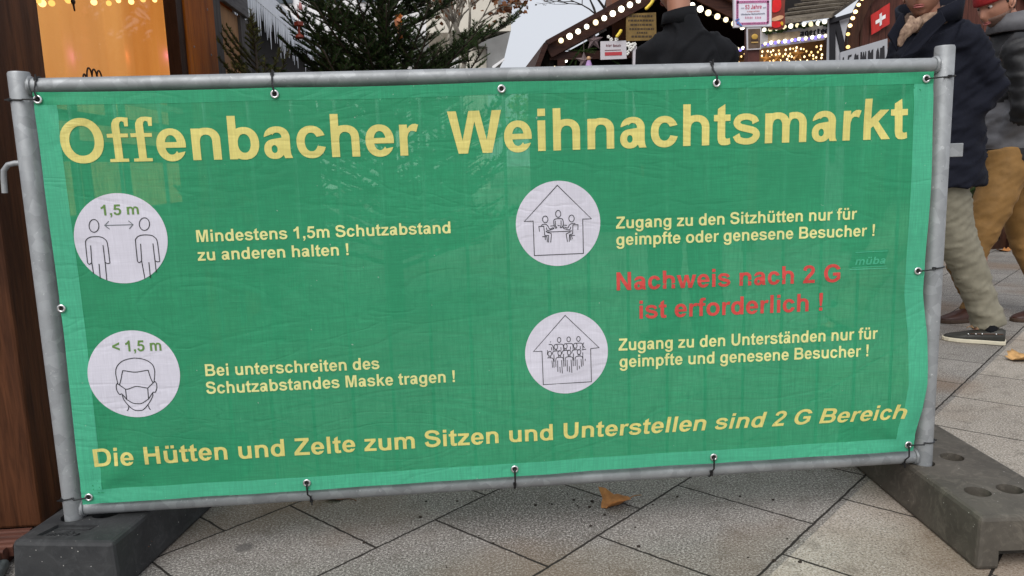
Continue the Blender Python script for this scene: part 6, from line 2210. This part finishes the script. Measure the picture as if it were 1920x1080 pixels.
b.tube([J1['sh_l']+np.array((-.03, .02, .015)), J1['sh_l'], J1['sh_l']*.5+J1['el_l']*.5, J1['el_l'], J1['el_l']*.45+J1['wr_l']*.55, J1['wr_l']*.95+J1['el_l']*.05], [.092, .093, .084, .078, .071, .066], 18)
b.tube([J1['sh_r']+np.array((.03, -.02, .015)), J1['sh_r'], J1['sh_r']*.5+J1['el_r']*.5, J1['el_r'], J1['wr_r']], [.09, .09, .082, .075, .062], 18)
coat = cloth('coat', b, MT['navy'], p1_, .012, (4.5, 17, .0105), 3)
# open lapels and the turned up collar
b = MB()
cen = A_(1742, 30, Y1)
fperp = np.cross((0, 0, 1), fb)
for sg in (-1, 1):
    vs = []
    K = 14
    for i in range(K+1):
        a = math.pi*(.18+.86*i/K)*sg
        dr = fb*math.cos(a)+fperp*math.sin(a)
        r = .118
        h = .060+.05*min(1, i/6)
        z0 = -.055+.035*(1-math.cos(a))*.5
        lo = cen+dr*(r+.012)+np.array((0, 0, z0))
        hi = cen+dr*(r+.022)+np.array((0, 0, z0+h))
        vs += [lo, hi]
    b.add(vs, [(2*i, 2*i+2, 2*i+3, 2*i+1) for i in range(K)])
o = b.build('collar', MT['navy'], p1_, smooth=True)
md = o.modifiers.new('thick', 'SOLIDIFY')
md.thickness = .014
md.offset = 0
b = MB()
def on_front(x, y, d=0):
    return A_(x, y, Y1-.165-d)
b.prism([on_front(1664, 66), on_front(1690, 24), on_front(1698, 46), on_front(1682, 98), on_front(1672, 78)], (.006, .016, 0))
b.prism([on_front(1735, 42, .015), on_front(1765, 18, .015), on_front(1775, 40, .01), on_front(1720, 98, .01), on_front(1686, 112, 0)], (.006, .016, 0))
b.build('lapel', MT['navy'], p1_, bevel=.006)
b = MB()
ring_p = []
for i in range(17):
    a = 2*math.pi*i/16
    ring_p.append(cen+fb*.085*math.cos(a)+fperp*.088*math.sin(a)+np.array((0, 0, -.012+.012*math.sin(3*a)-.025*math.cos(a))))
b.tube(ring_p, [(.030, .022)]*17, 10)
b.tube([on_front(1712, 36, .0), on_front(1702, 52, .012), on_front(1693, 68, .012), on_front(1685, 88, .006)], [(.022, .016), (.027, .016), (.024, .014), (.012, .010)], 10)
b.tube([on_front(1726, 36, .0), on_front(1716, 50, .014), on_front(1702, 66, .016)], [(.020, .014), (.022, .014), (.014, .010)], 10)
cloth('scarf', b, MT['scarf'], p1_, .006, (24, 24, .004), 1)
b = MB()
b.tube([J1['hip_l']+np.array((-.01, .02, .10)), J1['hip_l'], A_(1781, 400, 1.705), A_(1793, 450, 1.705), A_(1815, 496, 1.700), A_(1836, 556, 1.695), A_(1851, 596, 1.690), A_(1854, 611, 1.690)], [.115, .108, .099, .093, .083, .073, .078, .081], 20)
b.tube([J1['hip_r']+np.array((0, 0, .10)), J1['hip_r'], J1['kn_r'], J1['kn_r']*.4+J1['an_r']*.6, J1['an_r']+np.array((.01, 0, -.03))], [.115, .108, .092, .078, .085], 20)
b.ball(J1['pelvis']+np.array((0, 0, .02)), (.165, .13, .16), 18, 12)
cloth('trousers', b, MT['beige_chino'], p1_, .011, (5, 26, .0058), 2, 3)
shoe(p1_, tr_h, tr_t, MT['shoe_dark'], MT['sole'], True)
shoe(p1_, ft_heel, ft_heel+np.array((-.285, -.01, 0)), MT['shoe_dark'], MT['sole'], True)

sock(p1_, J1['an_l'], tr_h, tr_t)
sock(p1_, J1['an_r'], ft_heel, ft_heel+np.array((-.285, -.01, 0)))
# ---- the man with the red cap
Y2 = 2.21
p2_ = thing('person', (A_(1890, 312, Y2)[0], Y2, 0), 'man in red cap, black and grey jacket and ochre trousers at the right edge', 'person')
hc2 = A_(1868, 8, Y2)
f2 = unit((-.96, -.20, -.42))
bt = at_z(1898, 603, 0)
b_heel = np.array((bt[0]+.285, bt[1]+.02, 0))
fr_toe = np.array((A_(1752, 600, Y2-.05)[0], Y2-.10, 0))
fr_heel = fr_toe+np.array((.28, .03, 0))
J2 = dict(pelvis=A_(1890, 300, Y2), chest=A_(1906, 140, Y2), neck=A_(1893, 52, Y2),
          sh_l=A_(1912, 92, Y2-.17), el_l=A_(1926, 205, Y2-.22), wr_l=A_(1884, 258, Y2-.07), hip_l=A_(1885, 318, Y2-.09), kn_l=A_(1838, 432, Y2-.10), an_l=fr_heel+np.array((-.05, 0, .11)), toe_l=fr_heel+np.array((-.13, -.01, .03)),
          sh_r=A_(1905, 92, Y2+.17), el_r=A_(1890, 205, Y2+.24), wr_r=A_(1870, 262, Y2+.16), hip_r=A_(1900, 318, Y2+.09), kn_r=A_(1925, 445, Y2+.08), an_r=b_heel+np.array((-.05, 0, .11)), toe_r=b_heel+np.array((-.13, 0, .03)))
ax2 = skin_body(p2_, J2, hc2, f2, dict(l=((.1, .35, -.8), (.8, .1, 0)), r=((.1, -.6, -.8), (.8, .1, 0))))
head_parts(p2_, hc2, ax2, hairline=.06)
f_, l_, u_ = ax2
b = MB()
n, m_ = 36, 16
vs = []
for i in range(m_+1):
    t = math.pi*.5*i/m_
    for j in range(n):
        a = 2*math.pi*j/n
        x, y, z = .089*math.sin(t)*math.cos(a), .112*math.sin(t)*math.sin(a), .128*math.cos(t)
        if y < 0:
            y *= 1.06
        vs.append(hc2+l_*x+f_*y+u_*(z+.028+.0*y-.03*max(0, -y)/.1))
b.add(vs, [(i*n+j, i*n+(j+1) % n, (i+1)*n+(j+1) % n, (i+1)*n+j) for i in range(m_) for j in range(n)])
o = b.build('cap', MT['red_knit'], p2_, smooth=True)
md = o.modifiers.new('thick', 'SOLIDIFY')
md.thickness = .008
b = MB()
# stubble along jaw and chin
vs, fs = [], []
for i in range(15):
    a = math.pi*(-.02+1.04*i/14)
    for k in range(5):
        z = -.045-.016*k
        w = 1-.28*(z/.118)**2
        rr_ = math.sqrt(max(.05, 1-(z/.118)**2))
        vs.append(hc2+l_*(.0785*rr_*w*math.cos(a))+f_*((.0995+.012*math.exp(-((z+.104)/.018)**2)*math.sin(a)**6+.006*math.exp(-((z+.066)/.011)**2)*math.sin(a)**8)*rr_*math.sin(a)+.002)+u_*z)
fs = [(i*5+k, i*5+k+1, (i+1)*5+k+1, (i+1)*5+k) for i in range(14) for k in range(4)]
b.add(vs, fs)
o = b.build('beard', MT['stubble'], p2_, smooth=True)
md = o.modifiers.new('thick', 'SOLIDIFY')
md.thickness = .004
b = MB()
s2 = np.array((0, -1.0, 0))
b.tube([A_(1886, 308, Y2), A_(1890, 262, Y2), A_(1898, 200, Y2), A_(1906, 140, Y2), A_(1908, 100, Y2), A_(1902, 72, Y2), A_(1896, 52, Y2)], [(.20, .145), (.205, .15), (.205, .155), (.215, .165), (.205, .155), (.14, .12), (.088, .09)], 26, ref=s2)
b.tube([J2['sh_r'], J2['sh_r']*.5+J2['el_r']*.5, J2['el_r'], J2['wr_r']], [.088, .082, .074, .060], 16)
b.tube([J2['sh_l']+np.array((.0, .03, .01)), J2['sh_l'], J2['sh_l']*.5+J2['el_l']*.5, J2['el_l'], J2['el_l']*.4+J2['wr_l']*.6, J2['wr_l']], [.088, .09, .083, .076, .067, .058], 16)
jk = cloth('jacket', b, MT['black_nylon'], p2_, .012, (5, 18, .009), 3, 5)
jk.data.materials.append(MT['grey_nylon'])
off2 = np.array(origin_of(p2_))
ia, ib = A_(1886, 282, Y2), A_(1886, 175, Y2)
for pg in jk.data.polygons:
    c = np.array(pg.center)+off2
    # grey lower side panel of the jacket, above the black hem
    if ia[2]+.01 < c[2] < ib[2]+.45*(c[0]-ia[0]) and c[1] < Y2+.3 and np.linalg.norm((c-A_(1893, 230, Y2))[:2]) < .235:
        pg.material_index = 1
b = MB()
vs = []
for i in range(19):
    a = math.pi*2*i/18
    dr = np.array((math.cos(a), math.sin(a), 0))
    c = A_(1896, 44, Y2)
    t_ = .5+.5*math.cos(a)
    vs += [c+dr*(.118+.02*t_)+np.array((0, 0, -.05)), c+dr*(.100+.02*t_)+np.array((0, 0, .035+.03*t_))]
b.add(vs, [(2*i, 2*i+2, 2*i+3, 2*i+1) for i in range(18)])
o = b.build('collar', MT['grey_nylon'], p2_, smooth=True)
md = o.modifiers.new('thick', 'SOLIDIFY')
md.thickness = .018
b = MB()
b.tube([J2['hip_l']+np.array((0, .02, .1)), J2['hip_l'], A_(1862, 380, Y2-.1), J2['kn_l'], A_(1806, 500, Y2-.09), J2['an_l']+np.array((.0, 0, .02)), J2['an_l']+np.array((-.005, 0, -.055))], [.115, .113, .103, .094, .085, .078, .084], 20)
b.tube([J2['hip_r']+np.array((0, 0, .1)), J2['hip_r'], J2['kn_r'], J2['kn_r']*.4+J2['an_r']*.6, J2['an_r']+np.array((0, 0, -.04))], [.115, .113, .094, .08, .085], 20)
b.ball(J2['pelvis'], (.16, .14, .15), 18, 12)
cloth('trousers', b, MT['tan_chino'], p2_, .012, (5, 22, .0058), 2, 9)
shoe(p2_, b_heel, b_heel+np.array((-.285, -.02, 0)), MT['shoe_brown'], MT['sole_brown'], H=.085)
shoe(p2_, fr_heel, fr_toe, MT['shoe_brown'], MT['sole_brown'], H=.085)

sock(p2_, J2['an_l'], fr_heel, fr_toe)
sock(p2_, J2['an_r'], b_heel, b_heel+np.array((-.285, -.02, 0)))
# ---- the man seen from behind
Y3 = 1.90
p3_ = thing('person', (A_(1287, 400, Y3)[0], Y3, 0), 'man in a black coat seen from behind in front of the gabled stall', 'person')
hc3 = A_(1266, -30, Y3+.03)
f3 = unit((-.35, .93, -.05))
x3 = A_(1287, 300, Y3)[0]
def B_(dx, dy, z):
    return np.array((x3+dx, Y3+dy, z))
J3 = dict(pelvis=B_(0, 0, .95), chest=A_(1287, 150, Y3), neck=A_(1274, 30, Y3),
          sh_l=A_(1222, 102, Y3), el_l=A_(1216, 235, Y3+.03), wr_l=B_(-.17, .12, .93), hip_l=B_(-.09, 0, .93), kn_l=B_(-.10, .03, .50), an_l=B_(-.11, 0, .09), toe_l=B_(-.14, .16, .03),
          sh_r=A_(1352, 98, Y3), el_r=A_(1360, 235, Y3+.03), wr_r=B_(.18, .12, .93), hip_r=B_(.09, 0, .93), kn_r=B_(.10, .03, .50), an_r=B_(.11, -.02, .09), toe_r=B_(.14, .14, .03))
ax3 = skin_body(p3_, J3, hc3, f3, dict(l=((.1, .2, -1), (.2, .9, 0)), r=((-.1, .2, -1), (-.2, .9, 0))))
head_parts(p3_, hc3, ax3)
b = MB()
b.tube([B_(0, 0, .62), B_(0, 0, .95), A_(1287, 210, Y3), A_(1287, 150, Y3), A_(1287, 112, Y3), A_(1286, 84, Y3), A_(1282, 56, Y3), A_(1276, 30, Y3)], [(.22, .17), (.205, .15), (.20, .145), (.205, .14), (.19, .13), (.155, .115), (.095, .09), (.072, .075)], 26, ref=np.array((1.0, 0, 0)))
for s in ('l', 'r'):
    k = 1 if s == 'l' else -1
    b.tube([J3['sh_'+s]+np.array((.07*k, 0, .022)), J3['sh_'+s], J3['sh_'+s]*.5+J3['el_'+s]*.5, J3['el_'+s], J3['wr_'+s]], [.085, .083, .077, .070, .058], 16)
cloth('coat', b, MT['black_wool'], p3_, .012, (7, 7, .012), 2, 11)
b = MB()
vs = []
for i in range(25):
    a = 2*math.pi*i/24
    c = A_(1274, 26, Y3+.01)
    dr = np.array((math.cos(a), math.sin(a), 0))
    vs += [c+dr*.088+np.array((0, 0, -.05)), c+dr*.078+np.array((0, 0, .018+.014*math.cos(a)))]
b.add(vs, [(2*i, 2*i+2, 2*i+3, 2*i+1) for i in range(24)])
o = b.build('collar', MT['black_wool'], p3_, smooth=True)
md = o.modifiers.new('thick', 'SOLIDIFY')
md.thickness = .012
b = MB()
for s in ('l', 'r'):
    b.tube([J3['hip_'+s]+np.array((0, 0, .08)), J3['hip_'+s], J3['kn_'+s], J3['an_'+s]+np.array((0, 0, -.03))], [.11, .105, .088, .082], 18)
cloth('trousers', b, MT['black_nylon'], p3_, .014, (5, 20, .006), 2, 2)
for s in ('l', 'r'):
    h = J3['an_'+s]*1.0
    d = unit((J3['toe_'+s]-h)*np.array((1, 1, 0)))
    shoe(p3_, h-d*.05, h+d*.23, MT['shoe_brown'], MT['sole_brown'])
